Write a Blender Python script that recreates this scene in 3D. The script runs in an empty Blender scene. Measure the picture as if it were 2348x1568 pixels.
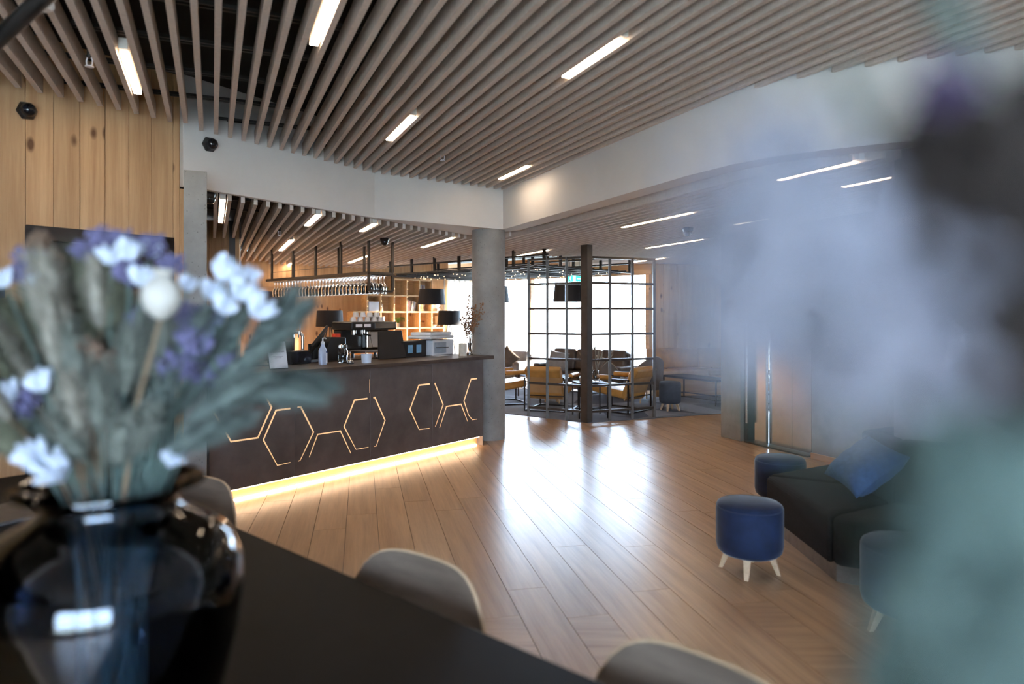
import bpy, bmesh, math, random
from mathutils import Vector, Matrix
R = math.radians
random.seed(7)
SC = bpy.context.scene
COL = SC.collection

# ------------------------------------------------------------------ camera, sky, exposure
CAM_H, FPX, CX, HY = 1.65, 1565.3, 1174.0, 722.0
cam_d = bpy.data.cameras.new('camera')
cam = bpy.data.objects.new('camera', cam_d)
COL.objects.link(cam)
cam.location = (0, 0, CAM_H)
cam.rotation_euler = (R(90), 0, 0)
cam_d.sensor_width = 36.0
cam_d.lens = 24.0
cam_d.shift_y = -(784.0 - HY) / 2348.0
cam_d.clip_start = 0.02
cam_d.clip_end = 300
cam_d.dof.use_dof = True
cam_d.dof.focus_distance = 7.5
cam_d.dof.aperture_fstop = 1.15
SC.camera = cam

wd = bpy.data.worlds.new('sky')
SC.world = wd
wd.use_nodes = True
bg = wd.node_tree.nodes['Background']
bg.inputs[0].default_value = (0.60, 0.78, 1.0, 1)
bg.inputs[1].default_value = 22.0

sun_d = bpy.data.lights.new('sun', 'SUN')
sun_d.energy = 32.0
sun_d.angle = R(1.2)
sun_d.color = (1.0, 0.80, 0.60)
sun = bpy.data.objects.new('sun', sun_d)
COL.objects.link(sun)
sun.rotation_euler = Vector((-.88, -.40, -.19)).to_track_quat('-Z', 'Y').to_euler()

SC.view_settings.view_transform = 'Standard'
SC.view_settings.look = 'None'
SC.view_settings.gamma = 1.0
SC.view_settings.use_curve_mapping = False
SC.view_settings.exposure = 0.92
SC.cycles.use_denoising = True
SC.cycles.max_bounces = 6
SC.cycles.diffuse_bounces = 3
SC.cycles.glossy_bounces = 3
SC.cycles.transmission_bounces = 6
SC.cycles.transparent_max_bounces = 10
SC.cycles.caustics_reflective = True
SC.cycles.caustics_refractive = False
SC.cycles.sample_clamp_indirect = 8.0
SC.cycles.use_adaptive_sampling = True
SC.cycles.adaptive_threshold = 0.06
SC.cycles.use_auto_tile = False
SC.cycles.time_limit = 1150
SC.cycles.blur_glossy = 0.5

# ------------------------------------------------------------------ helpers: where a photo point stands in the room
def U(px, py, z):
    """point of the horizontal plane at height z seen at a photo pixel"""
    y = FPX * (CAM_H - z) / (py - HY)
    return ((px - CX) / FPX * y, y)
def XA(px, y): return (px - CX) / FPX * y
def ZA(py, y): return CAM_H - (py - HY) / FPX * y

DS = Vector((-0.402, 0.9156, 0))      # along the ceiling slats
NS = Vector((0.9156, 0.402, 0))
DB = Vector((0.6115, 0.7912, 0))      # along the bar
NB = Vector((-0.7912, 0.6115, 0))     # into the bar
DF = Vector((-0.2147, 0.9767, 0))     # along the floor planks
NF = Vector((0.9767, 0.2147, 0))
BAR0 = Vector((-2.578, 5.785, 0))
WL0 = Vector((-2.88, 5.98, 0))        # end of the left timber wall
ANG_B = math.atan2(DB.y, DB.x)
ANG_S = math.atan2(DS.y, DS.x)

# ------------------------------------------------------------------ materials
MATS = {}
def new_mat(name):
    m = bpy.data.materials.new(name); m.use_nodes = True
    nt = m.node_tree
    return m, nt, nt.nodes['Principled BSDF']
def setp(b, **k):
    for n, v in k.items():
        b.inputs[n].default_value = v
def ramp2(nt, fac, c0, c1, p0=0.0, p1=1.0):
    r = nt.nodes.new('ShaderNodeValToRGB')
    r.color_ramp.elements[0].position = p0; r.color_ramp.elements[0].color = (*c0, 1)
    r.color_ramp.elements[1].position = p1; r.color_ramp.elements[1].color = (*c1, 1)
    nt.links.new(fac, r.inputs[0]); return r
def coords(nt, scale=(1, 1, 1), rnd=True, kind='Object'):
    tc = nt.nodes.new('ShaderNodeTexCoord')
    mp = nt.nodes.new('ShaderNodeMapping')
    mp.inputs['Scale'].default_value = scale
    nt.links.new(tc.outputs[kind], mp.inputs['Vector'])
    if rnd:
        oi = nt.nodes.new('ShaderNodeObjectInfo')
        ml = nt.nodes.new('ShaderNodeMath'); ml.operation = 'MULTIPLY'; ml.inputs[1].default_value = 37.0
        nt.links.new(oi.outputs['Random'], ml.inputs[0])
        nt.links.new(ml.outputs[0], mp.inputs['Location'])
    return mp.outputs[0]
def noise(nt, vec, scale, detail=4, rough=0.55):
    n = nt.nodes.new('ShaderNodeTexNoise')
    n.inputs['Scale'].default_value = scale; n.inputs['Detail'].default_value = detail; n.inputs['Roughness'].default_value = rough
    nt.links.new(vec, n.inputs['Vector']); return n
def bump(nt, b, h, strength, dist=0.002):
    bn = nt.nodes.new('ShaderNodeBump')
    bn.inputs['Strength'].default_value = strength; bn.inputs['Distance'].default_value = dist
    nt.links.new(h, bn.inputs['Height']); nt.links.new(bn.outputs[0], b.inputs['Normal'])
def plain(name, c, rough=0.5, metal=0.0, var=0.12, scale=12, bmp=0.0, **k):
    m, nt, b = new_mat(name)
    setp(b, Roughness=rough, Metallic=metal, **k)
    v = coords(nt, rnd=True)
    n = noise(nt, v, scale)
    lo = tuple(x * (1 - var) for x in c); hi = tuple(min(1, x * (1 + var)) for x in c)
    r = ramp2(nt, n.outputs[0], lo, hi, 0.3, 0.7)
    nt.links.new(r.outputs[0], b.inputs['Base Color'])
    if bmp: bump(nt, b, n.outputs[0], bmp)
    MATS[name] = m; return m
def emit(name, c, s):
    m, nt, b = new_mat(name)
    setp(b, **{'Base Color': (*c, 1), 'Emission Color': (*c, 1), 'Emission Strength': s, 'Roughness': 0.4})
    MATS[name] = m; return m
def wood(name, c0, c1, grain=(1.5, 22, 22), rough=0.45, knots=False, spread=0.25, bmp=0.15, coat=0.0):
    """grain runs along local X"""
    m, nt, b = new_mat(name)
    v = coords(nt, grain)
    n = noise(nt, v, 1.0, 6, 0.6)
    v2 = coords(nt, (grain[0] * 2.2, grain[1] * 5, grain[2] * 5))
    n2 = noise(nt, v2, 1.0, 3, 0.7)
    mx = nt.nodes.new('ShaderNodeMath'); mx.operation = 'MULTIPLY_ADD'
    mx.inputs[1].default_value = 0.35; nt.links.new(n2.outputs[0], mx.inputs[0]); nt.links.new(n.outputs[0], mx.inputs[2])
    r = ramp2(nt, mx.outputs[0], c0, c1, 0.45, 0.85)
    out = r.outputs[0]
    oi = nt.nodes.new('ShaderNodeObjectInfo')
    hs = nt.nodes.new('ShaderNodeHueSaturation')
    mr = nt.nodes.new('ShaderNodeMapRange'); mr.inputs[3].default_value = 1 - spread; mr.inputs[4].default_value = 1 + spread * 0.6
    nt.links.new(oi.outputs['Random'], mr.inputs[0]); nt.links.new(mr.outputs[0], hs.inputs['Value'])
    nt.links.new(out, hs.inputs['Color']); out = hs.outputs[0]
    if knots:
        vk = coords(nt, (2.6, 5.5, 5.5))
        vo = nt.nodes.new('ShaderNodeTexVoronoi'); vo.inputs['Scale'].default_value = 1.0; vo.inputs['Randomness'].default_value = 1.0
        nz = noise(nt, vk, 1.3, 2); mxv = nt.nodes.new('ShaderNodeMix'); mxv.data_type = 'VECTOR'; mxv.inputs[0].default_value = 0.12
        nt.links.new(vk, mxv.inputs[4]); nt.links.new(nz.outputs[1], mxv.inputs[5]); nt.links.new(mxv.outputs[1], vo.inputs['Vector'])
        kr = ramp2(nt, vo.outputs['Distance'], (1, 1, 1), (0, 0, 0), 0.075, 0.16)
        mk = nt.nodes.new('ShaderNodeMix'); mk.data_type = 'RGBA'
        nt.links.new(kr.outputs[0], mk.inputs[0]); nt.links.new(out, mk.inputs[6]); mk.inputs[7].default_value = (c0[0] * .28, c0[1] * .2, c0[2] * .15, 1)
        out = mk.outputs[2]
    nt.links.new(out, b.inputs['Base Color'])
    setp(b, Roughness=rough, **{'Coat Weight': coat, 'Coat Roughness': 0.28})
    if bmp: bump(nt, b, n2.outputs[0], bmp, 0.001)
    MATS[name] = m; return m
def concrete(name, c, sp=0.5):
    m, nt, b = new_mat(name)
    v = coords(nt, rnd=False)
    n = noise(nt, v, 2.2, 8, 0.65); n2 = noise(nt, v, 38, 3)
    r = ramp2(nt, n.outputs[0], tuple(x * .72 for x in c), tuple(x * 1.2 for x in c), .3, .7)
    vo = nt.nodes.new('ShaderNodeTexVoronoi'); vo.inputs['Scale'].default_value = 26
    nt.links.new(v, vo.inputs['Vector'])
    k = ramp2(nt, vo.outputs['Distance'], (sp, sp, sp), (1, 1, 1), 0.06, 0.16)
    mx = nt.nodes.new('ShaderNodeMix'); mx.data_type = 'RGBA'; mx.blend_type = 'MULTIPLY'; mx.inputs[0].default_value = 1
    nt.links.new(r.outputs[0], mx.inputs[6]); nt.links.new(k.outputs[0], mx.inputs[7])
    nt.links.new(mx.outputs[2], b.inputs['Base Color']); setp(b, Roughness=0.8)
    bump(nt, b, n2.outputs[0], .25, .002)
    MATS[name] = m; return m
def glass(name, c=(1, 1, 1), rough=0.0, ior=1.45):
    m, nt, b = new_mat(name)
    setp(b, **{'Base Color': (*c, 1), 'Transmission Weight': 1.0, 'Roughness': rough, 'IOR': ior})
    MATS[name] = m; return m
def pane(name, c=(1, 1, 1), refl=0.08):
    m = bpy.data.materials.new(name); m.use_nodes = True; nt = m.node_tree
    nt.nodes.clear()
    o = nt.nodes.new('ShaderNodeOutputMaterial'); t = nt.nodes.new('ShaderNodeBsdfTransparent'); g = nt.nodes.new('ShaderNodeBsdfGlossy')
    mx = nt.nodes.new('ShaderNodeMixShader'); t.inputs[0].default_value = (*c, 1); g.inputs['Roughness'].default_value = 0.02
    mx.inputs[0].default_value = refl
    nt.links.new(t.outputs[0], mx.inputs[1]); nt.links.new(g.outputs[0], mx.inputs[2]); nt.links.new(mx.outputs[0], o.inputs[0])
    MATS[name] = m; return m

wood('floor_oak', (.37, .215, .115), (.58, .37, .215), (1.1, 16, 16), rough=.32, spread=.10, bmp=.10, coat=.35)
wood('pine', (.46, .255, .12), (.65, .405, .215), (.9, 14, 14), rough=.55, knots=True, spread=.12)
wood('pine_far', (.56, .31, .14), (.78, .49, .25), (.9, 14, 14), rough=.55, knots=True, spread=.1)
wood('shelf_wood', (.60, .36, .16), (.80, .55, .30), rough=.5, spread=.08)
wood('leg_wood', (.50, .33, .19), (.70, .50, .32), rough=.5, spread=.1)
wood('chair_ply', (.12, .085, .062), (.20, .15, .115), (.8, 18, 18), rough=.4, spread=.08, coat=.2)
wood('ledge_wood', (.45, .24, .10), (.6, .36, .17), rough=.5)
plain('slat', (.62, .54, .48), .75, var=.07, scale=40)
plain('black_void', (.006, .006, .007), .9)
plain('rail_black', (.03, .028, .027), .45)
plain('white_paint', (.72, .70, .69), .85, var=.025, scale=3)
plain('black_metal', (.022, .021, .021), .42, .3)
plain('bronze_metal', (.075, .062, .052), .45, .5)
plain('door_dark', (.035, .028, .027), .4)
plain('door_glass', (.010, .012, .018), .12)
concrete('concrete', (.30, .29, .28))
concrete('concrete_warm', (.27, .25, .23), .75)
plain('bar_panel', (.13, .108, .102), .45, .3, var=.22, scale=5)
plain('bar_top', (.085, .062, .05), .38, .35, var=.2, scale=6)
plain('steel', (.55, .53, .50), .22, 1.0, var=.05)
plain('chrome', (.8, .8, .8), .08, 1.0, var=.02)
emit('led_warm', (1, .76, .52), 7.0)
emit('lamp_glow', (1, .78, .55), 21.0)
emit('inlay_glow', (1, .62, .31), .34)
emit('bulb_glow', (1, .72, .40), 3.0)
plain('gap_shade', (.04, .06, .055), .95, var=.3, scale=30)  # dark green painted for the shaded gaps between the sprigs
plain('lamp_white', (.75, .73, .70), .5)
plain('velvet_blue', (.0065, .017, .056), .85, var=.3, scale=9, **{'Sheen Weight': .25, 'Sheen Roughness': .35})
plain('linen_blue', (.045, .085, .19), .9, var=.2, scale=30, bmp=.3)
plain('fabric_dark', (.019, .0155, .014), .95, var=.2, scale=80, bmp=.25, **{'Specular IOR Level': .2})
plain('fabric_teal', (.03, .06, .09), .9)
plain('fabric_pouf', (.055, .065, .085), .9, var=.15)
plain('leather_tan', (.48, .235, .055), .42, var=.18, scale=7, bmp=.15)
plain('leather_back', (.47, .27, .12), .5, var=.12, scale=6)
plain('leather_brown', (.085, .062, .05), .4, var=.25, scale=5, bmp=.2)
plain('fabric_grey', (.30, .29, .30), .9)
plain('fabric_taupe', (.16, .13, .11), .9)
plain('fabric_bench', (.5, .35, .24), .9)
plain('piping_cream', (.55, .45, .34), .8)
plain('shade_black', (.014, .014, .018), .75, var=.15, scale=60)
plain('table_dark', (.006, .0055, .0065), .55, var=.3, scale=4, **{'Specular IOR Level': .12})
plain('plastic_black', (.012, .012, .014), .32)
plain('plastic_white', (.66, .68, .72), .4, var=.04)
plain('plastic_grey', (.30, .34, .40), .45)
plain('tub_white', (.62, .70, .82), .5, var=.03)
plain('soap_blue', (.46, .52, .68), .35, var=.06)
plain('paper', (.74, .75, .80), .8, var=.03)
plain('print_black', (.02, .02, .03), .7)
plain('print_grey', (.42, .42, .47), .8)
plain('note_blue', (.20, .42, .66), .8)
plain('red_card', (.75, .06, .02), .6)
plain('screen_grey', (.26, .31, .33), .25)
plain('ceramic', (.52, .52, .54), .25)
plain('candle_wax', (.60, .55, .46), .7)
plain('sign_blue', (.012, .035, .16), .5)
plain('sign_white', (.80, .80, .88), .5)
plain('green_leaf', (.10, .22, .04), .6, var=.4)
plain('pot_grey', (.32, .31, .30), .8)
plain('book_cream', (.62, .54, .44), .8)
plain('book_dark', (.09, .03, .025), .7)
plain('book_grey', (.22, .21, .21), .8)
plain('dry_brown', (.17, .105, .07), .9, var=.4, scale=60)
plain('dry_rust', (.26, .14, .08), .9, var=.4, scale=60)
plain('stem_straw', (.26, .18, .11), .8)
plain('stem_green', (.10, .145, .125), .8, var=.3)
plain('plume_sage', (.17, .18, .15), .95, var=.25, scale=40)
plain('plume_beige', (.30, .27, .22), .95, var=.25, scale=40)
plain('plume_olive', (.13, .13, .085), .95, var=.3, scale=40)
plain('plume_teal', (.115, .14, .125), .95, var=.3, scale=30)
plain('petal_white', (.60, .65, .76), .8, var=.08)
plain('petal_lilac', (.16, .145, .27), .9, var=.3, scale=40)
plain('petal_blue', (.22, .22, .265), .9, var=.25, scale=40)
plain('petal_plum', (.06, .035, .09), .9, var=.3, scale=40)
plain('pod_cream', (.50, .47, .42), .8, var=.1)
plain('plume_moss', (.075, .11, .10), .95, var=.3, scale=30)
plain('dead_brown', (.016, .010, .008), .95, var=.4)
plain('laptop_grey', (.17, .16, .155), .4, .6)
plain('laptop_edge', (.62, .66, .74), .25, .9)
plain('field', (.60, .60, .52), .95, var=.25, scale=.6)
glass('clear_glass', (.97, .97, .97))
def thin_glass(name, c):
    m = bpy.data.materials.new(name); m.use_nodes = True; nt = m.node_tree; nt.nodes.clear()
    o = nt.nodes.new('ShaderNodeOutputMaterial'); t = nt.nodes.new('ShaderNodeBsdfTransparent'); g = nt.nodes.new('ShaderNodeBsdfGlossy'); f = nt.nodes.new('ShaderNodeFresnel')
    mx = nt.nodes.new('ShaderNodeMixShader'); t.inputs[0].default_value = (*c, 1); g.inputs['Roughness'].default_value = 0.01; f.inputs['IOR'].default_value = 1.5
    nt.links.new(f.outputs[0], mx.inputs[0]); nt.links.new(t.outputs[0], mx.inputs[1]); nt.links.new(g.outputs[0], mx.inputs[2]); nt.links.new(mx.outputs[0], o.inputs[0])
    MATS[name] = m
thin_glass('smoky_glass', (.60, .66, .76))
pane('window_pane', (.97, .985, 1.0), .06)
def sheer(name, c):
    m = bpy.data.materials.new(name); m.use_nodes = True; nt = m.node_tree; nt.nodes.clear()
    o = nt.nodes.new('ShaderNodeOutputMaterial'); a = nt.nodes.new('ShaderNodeBsdfDiffuse'); b = nt.nodes.new('ShaderNodeBsdfTranslucent'); mx = nt.nodes.new('ShaderNodeMixShader')
    a.inputs[0].default_value = (*c, 1); b.inputs[0].default_value = (*c, 1); mx.inputs[0].default_value = .6
    nt.links.new(a.outputs[0], mx.inputs[1]); nt.links.new(b.outputs[0], mx.inputs[2]); nt.links.new(mx.outputs[0], o.inputs[0]); MATS[name] = m
sheer('curtain_white', (.85, .84, .82))
def carpet_mat():
    m, nt, b = new_mat('carpet')
    v = coords(nt, rnd=False)
    vo = nt.nodes.new('ShaderNodeTexVoronoi'); vo.inputs['Scale'].default_value = 1.15
    nt.links.new(v, vo.inputs['Vector'])
    sep = nt.nodes.new('ShaderNodeSeparateColor'); nt.links.new(vo.outputs['Color'], sep.inputs[0])
    r = ramp2(nt, sep.outputs[0], (.11, .12, .16), (.30, .31, .36), .15, .85)
    n = noise(nt, v, 160, 2)
    mx = nt.nodes.new('ShaderNodeMix'); mx.data_type = 'RGBA'; mx.blend_type = 'MULTIPLY'; mx.inputs[0].default_value = .5
    nt.links.new(r.outputs[0], mx.inputs[6]); nt.links.new(n.outputs[0], mx.inputs[7])
    nt.links.new(mx.outputs[2], b.inputs['Base Color']); setp(b, Roughness=.95)
    bump(nt, b, n.outputs[0], .4, .004); MATS['carpet'] = m
carpet_mat()

# ------------------------------------------------------------------ mesh helpers
class MB:
    def __init__(s): s.v = []; s.f = []
    def add(s, vs, fs):
        o = len(s.v); s.v += [tuple(p) for p in vs]; s.f += [tuple(i + o for i in q) for q in fs]; return s
    def box(s, x0, x1, y0, y1, z0, z1):
        return s.add([(x0, y0, z0), (x1, y0, z0), (x1, y1, z0), (x0, y1, z0), (x0, y0, z1), (x1, y0, z1), (x1, y1, z1), (x0, y1, z1)],
                     [(3, 2, 1, 0), (4, 5, 6, 7), (0, 1, 5, 4), (1, 2, 6, 5), (2, 3, 7, 6), (3, 0, 4, 7)])
    def obox(s, c, a, b, d):
        c, a, b, d = map(Vector, (c, a, b, d))
        if a.cross(b).dot(d) < 0: a = -a
        P = [c - a - b - d, c + a - b - d, c + a + b - d, c - a + b - d, c - a - b + d, c + a - b + d, c + a + b + d, c - a + b + d]
        return s.add(P, [(3, 2, 1, 0), (4, 5, 6, 7), (0, 1, 5, 4), (1, 2, 6, 5), (2, 3, 7, 6), (3, 0, 4, 7)])
    def bar(s, p, q, w, h=None, up=(0, 0, 1)):
        p, q = Vector(p), Vector(q); d = q - p; up = Vector(up)
        if abs(d.normalized().dot(up)) > .99: up = Vector((0, 1, 0))
        side = d.cross(up).normalized(); u2 = side.cross(d).normalized()
        return s.obox((p + q) / 2, d / 2, side * (w / 2), u2 * ((h or w) / 2))
    def tube(s, pts, r, n=8):
        pts = [Vector(p) for p in pts]; k = len(pts); rr = r if isinstance(r, (list, tuple)) else [r] * k
        vs = []; prev = None
        for i, p in enumerate(pts):
            d = (pts[min(i + 1, k - 1)] - pts[max(i - 1, 0)]).normalized()
            if prev is None:
                a = d.orthogonal().normalized()
            else:
                a = (prev - d * prev.dot(d)).normalized()
            prev = a; b = d.cross(a)
            for j in range(n):
                t = 2 * math.pi * j / n
                vs.append(p + (a * math.cos(t) + b * math.sin(t)) * rr[i])
        fs = []
        for i in range(k - 1):
            for j in range(n):
                fs.append((i * n + j, i * n + (j + 1) % n, (i + 1) * n + (j + 1) % n, (i + 1) * n + j))
        fs.append(tuple(reversed(range(n)))); fs.append(tuple((k - 1) * n + j for j in range(n)))
        return s.add(vs, fs)
    def lathe(s, prof, c=(0, 0, 0), n=24, ex=1.0, ey=1.0):
        vs = []; fs = []; k = len(prof)
        for (r, z) in prof:
            for j in range(n):
                t = 2 * math.pi * j / n
                vs.append((c[0] + r * ex * math.cos(t), c[1] + r * ey * math.sin(t), c[2] + z))
        for i in range(k - 1):
            for j in range(n):
                fs.append((i * n + j, i * n + (j + 1) % n, (i + 1) * n + (j + 1) % n, (i + 1) * n + j))
        if prof[0][0] > 1e-5: fs.append(tuple(reversed(range(n))))
        if prof[-1][0] > 1e-5: fs.append(tuple((k - 1) * n + j for j in range(n)))
        return s.add(vs, fs)
    def prism(s, poly, z0, z1):
        a = sum(poly[i][0] * poly[(i + 1) % len(poly)][1] - poly[(i + 1) % len(poly)][0] * poly[i][1] for i in range(len(poly)))
        if a < 0: poly = poly[::-1]
        n = len(poly)
        vs = [(p[0], p[1], z0) for p in poly] + [(p[0], p[1], z1) for p in poly]
        fs = [tuple(reversed(range(n))), tuple(range(n, 2 * n))] + [(i, (i + 1) % n, n + (i + 1) % n, n + i) for i in range(n)]
        return s.add(vs, fs)
    def ell(s, c, r, n=8, m=5, M=None):
        vs = []; fs = []
        for i in range(m + 1):
            ph = math.pi * i / m
            for j in range(n):
                t = 2 * math.pi * j / n
                p = Vector((r[0] * math.sin(ph) * math.cos(t), r[1] * math.sin(ph) * math.sin(t), r[2] * math.cos(ph)))
                if M is not None: p = M @ p
                vs.append(p + Vector(c))
        for i in range(m):
            for j in range(n):
                fs.append((i * n + j, (i + 1) * n + j, (i + 1) * n + (j + 1) % n, i * n + (j + 1) % n))
        return s.add(vs, fs)
    def mesh(s, name, mat, smooth=False, ang=40):
        me = bpy.data.meshes.new(name)
        me.from_pydata(s.v, [], s.f)
        bm = bmesh.new(); bm.from_mesh(me)
        bmesh.ops.remove_doubles(bm, verts=bm.verts, dist=1e-6)
        bm.to_mesh(me); bm.free()
        if mat: me.materials.append(MATS[mat])
        if smooth:
            for p in me.polygons: p.use_smooth = True
            me.set_sharp_from_angle(angle=R(ang))
        return me
    def build(s, name, mat, parent=None, smooth=False, bevel=0, seg=2, loc=None, rz=None, ang=40):
        return link(name, s.mesh(name, mat, smooth, ang), parent, bevel, seg, loc, rz)
def link(name, me, parent=None, bevel=0, seg=2, loc=None, rz=None):
    o = bpy.data.objects.new(name, me); COL.objects.link(o)
    if parent is not None: o.parent = parent
    if loc is not None: o.location = loc
    if rz is not None: o.rotation_euler = (0, 0, rz)
    if bevel:
        b = o.modifiers.new('edge', 'BEVEL'); b.width = bevel; b.segments = seg; b.limit_method = 'ANGLE'; b.angle_limit = R(35)
    return o
def tag(o, label=None, cat=None, group=None, kind=None):
    if label: o['label'] = label
    if cat: o['category'] = cat
    if group: o['group'] = group
    if kind: o['kind'] = kind
    return o
def thing(name, label, cat, loc=(0, 0, 0), rz=0, group=None):
    o = bpy.data.objects.new(name, None); COL.objects.link(o)
    o.location = loc; o.rotation_euler = (0, 0, rz); o.empty_display_size = .1
    return tag(o, label, cat, group)
def struct(o, label=None, cat=None):
    o['kind'] = 'structure'
    if label: o['label'] = label
    if cat: o['category'] = cat
    return o
def empty_struct(name, label, cat, loc=(0, 0, 0), rz=0):
    o = bpy.data.objects.new(name, None); COL.objects.link(o); o.location = loc; o.rotation_euler = (0, 0, rz); o.empty_display_size = .1
    return struct(o, label, cat)
def copy_tree(o, parent=None):
    c = o.copy(); COL.objects.link(c); c.parent = parent
    for ch in list(o.children): copy_tree(ch, c)
    return c
def arc(c, r, a0, a1, n, plane='xz'):
    out = []
    for i in range(n + 1):
        t = a0 + (a1 - a0) * i / n
        u, w = r * math.cos(t), r * math.sin(t)
        out.append((c[0] + u, c[1], c[2] + w) if plane == 'xz' else ((c[0] + u, c[1] + w, c[2]) if plane == 'xy' else (c[0], c[1] + u, c[2] + w)))
    return out
def text(body, size, mat, parent, loc, rot, name='lettering', depth=.0008, align='CENTER'):
    cu = bpy.data.curves.new(name, 'FONT'); cu.body = body; cu.size = size; cu.extrude = depth; cu.align_x = align; cu.align_y = 'CENTER'
    cu.materials.append(MATS[mat])
    tmp = bpy.data.objects.new(name, cu)
    COL.objects.link(tmp); bpy.context.view_layer.update()
    me = bpy.data.meshes.new_from_object(tmp.evaluated_get(bpy.context.evaluated_depsgraph_get()))
    me.name = name; bpy.data.objects.remove(tmp)
    if not me.materials: me.materials.append(MATS[mat])
    o = bpy.data.objects.new(name, me); COL.objects.link(o); o.parent = parent; o.location = loc; o.rotation_euler = rot
    return o
def isect(p, d, a, b):
    """t along p+t*d where it crosses segment ab, or None"""
    ex, ey = b[0] - a[0], b[1] - a[1]
    den = d[0] * ey - d[1] * ex
    if abs(den) < 1e-9: return None
    t = ((a[0] - p[0]) * ey - (a[1] - p[1]) * ex) / den
    u = ((a[0] - p[0]) * d[1] - (a[1] - p[1]) * d[0]) / den
    return t if -1e-6 <= u <= 1 + 1e-6 else None

# ================================================================== THE SETTING
# ------------------------------------------------------------------ floor
base = MB().box(-9, 10, -4.5, 19, -.10, -.012).build('floor', 'door_dark')
struct(base, 'warm oak plank floor of the lobby')
PW = .242
plank_meshes = {}
def plank_mesh(ln):
    k = round(ln, 2)
    if k not in plank_meshes:
        plank_meshes[k] = MB().box(-k / 2 + .0015, k / 2 - .0015, -PW / 2 + .0018, PW / 2 - .0018, -.014, 0).mesh('plank', 'floor_oak')
    return plank_meshes[k]
rest = MB()
rr = random.Random(3)
cells = []
ang_f = math.atan2(DF.y, DF.x)
for i in range(-26, 42):
    t = -5.0 - rr.random() * 2.1
    while t < 17.5:
        ln = 2.1
        c = NF * (PW * i) + DF * (t + ln / 2)
        t += ln
        if c.x < -8 or c.x > 9 or c.y < -4 or c.y > 13.6: continue
        cells.append(((abs(c.x) > 4.6 or c.y < 3.0 or c.x < -3.2 or (c.x < -1.2 and c.y > 8.2)), c, ln))
for far, c, ln in cells:
    if far:
        rest.obox((c.x, c.y, -.007), DF * (ln / 2 - .0015), NF * (PW / 2 - .0018), (0, 0, .007))
    else:
        o = link('plank', plank_mesh(ln), base); o.location = c; o.rotation_euler = (0, 0, ang_f)
o = rest.build('plank_field', 'floor_oak', base); o['kind'] = 'stuff'
cp = MB().prism([(-3.4, 13.6), (-.11, 11.43), (1.147, 10.42), (3.46, 11.38), (7.6, 13.0), (8.6, 17.5), (-1.5, 19), (-6, 16)], -.01, .009).build('floor_carpet', 'carpet')
struct(cp, 'blue grey patchwork carpet of the lounge behind the metal screen')

# ------------------------------------------------------------------ beams
FRONT = [(-2.88, 5.98), (-1.60, 7.95), (-.12, 9.03)]
CURVE = [(-.12, 9.03), (.96, 6.60), (1.42, 5.55), (1.65, 5.13), (1.86, 4.88), (2.09, 4.70), (2.30, 4.58), (2.49, 4.475), (2.69, 4.40), (3.2, 4.24), (4.2, 4.02), (5.6, 3.8), (7.5, 3.6)]
CBACK = [(.10, 9.14), (1.16, 6.68), (1.60, 5.66), (1.82, 5.27), (2.01, 5.05), (2.22, 4.88), (2.41, 4.77), (2.58, 4.67), (2.76, 4.60), (3.25, 4.45), (4.23, 4.23), (5.63, 4.01), (7.5, 3.81)]
BACK = [(-2.93, 6.02), (-1.65, 7.99), (-.60, 9.70), (.10, 9.30)]
BZ0, BZ1 = 2.78, 3.76
bm_ = MB().prism(FRONT + [(.10, 9.14)] + BACK[::-1][1:], BZ0, BZ1).build('beam', 'white_paint', bevel=.004)
struct(bm_, 'white plastered beam over the bar with a kink in the middle', 'beam')
cb = MB().prism(CURVE + CBACK[::-1], BZ0, BZ1).build('beam', 'white_paint', smooth=True, ang=25)
struct(cb, 'long white plastered beam curving away to the side', 'beam')

# ------------------------------------------------------------------ slatted ceilings
SW, SH, SP, N0 = .036, .125, .12, .03
def slat_obj(parent, n, t0, t1, z):
    k = MB(); L = (t1 - t0) / 2
    k.box(-L, L, -SW / 2, SW / 2, 0, SH)
    o = k.build('slat', 'slat', parent)
    c = NS * n + DS * ((t0 + t1) / 2)
    o.location = (c.x, c.y, z); o.rotation_euler = (0, 0, ANG_S)
Z1, Z2 = 3.30, 2.73
void1 = MB().box(-8, 8.5, -4.5, 10.2, 3.76, 3.80).build('ceiling', 'black_void')
struct(void1, 'dark ceiling void behind greige timber slats of the lobby')
wl = [tuple((WL0 - DB * 9 + NB * .06)[:2]), tuple((WL0 + NB * .06)[:2])]
line_main = [wl[0], wl[1]] + FRONT + CURVE[1:]
for k in range(-24, 62):
    n = N0 + SP * k
    p = NS * n; ts = []
    for a, b in zip(line_main[:-1], line_main[1:]):
        t = isect((p.x, p.y), (DS.x, DS.y), a, b)
        if t is not None and t > -2: ts.append(t)
    if not ts: continue
    t1 = min(ts)
    if k < -1: t1 -= .14
    if t1 < -1.5: continue
    slat_obj(void1, n, -3.5, t1, Z1)
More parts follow.
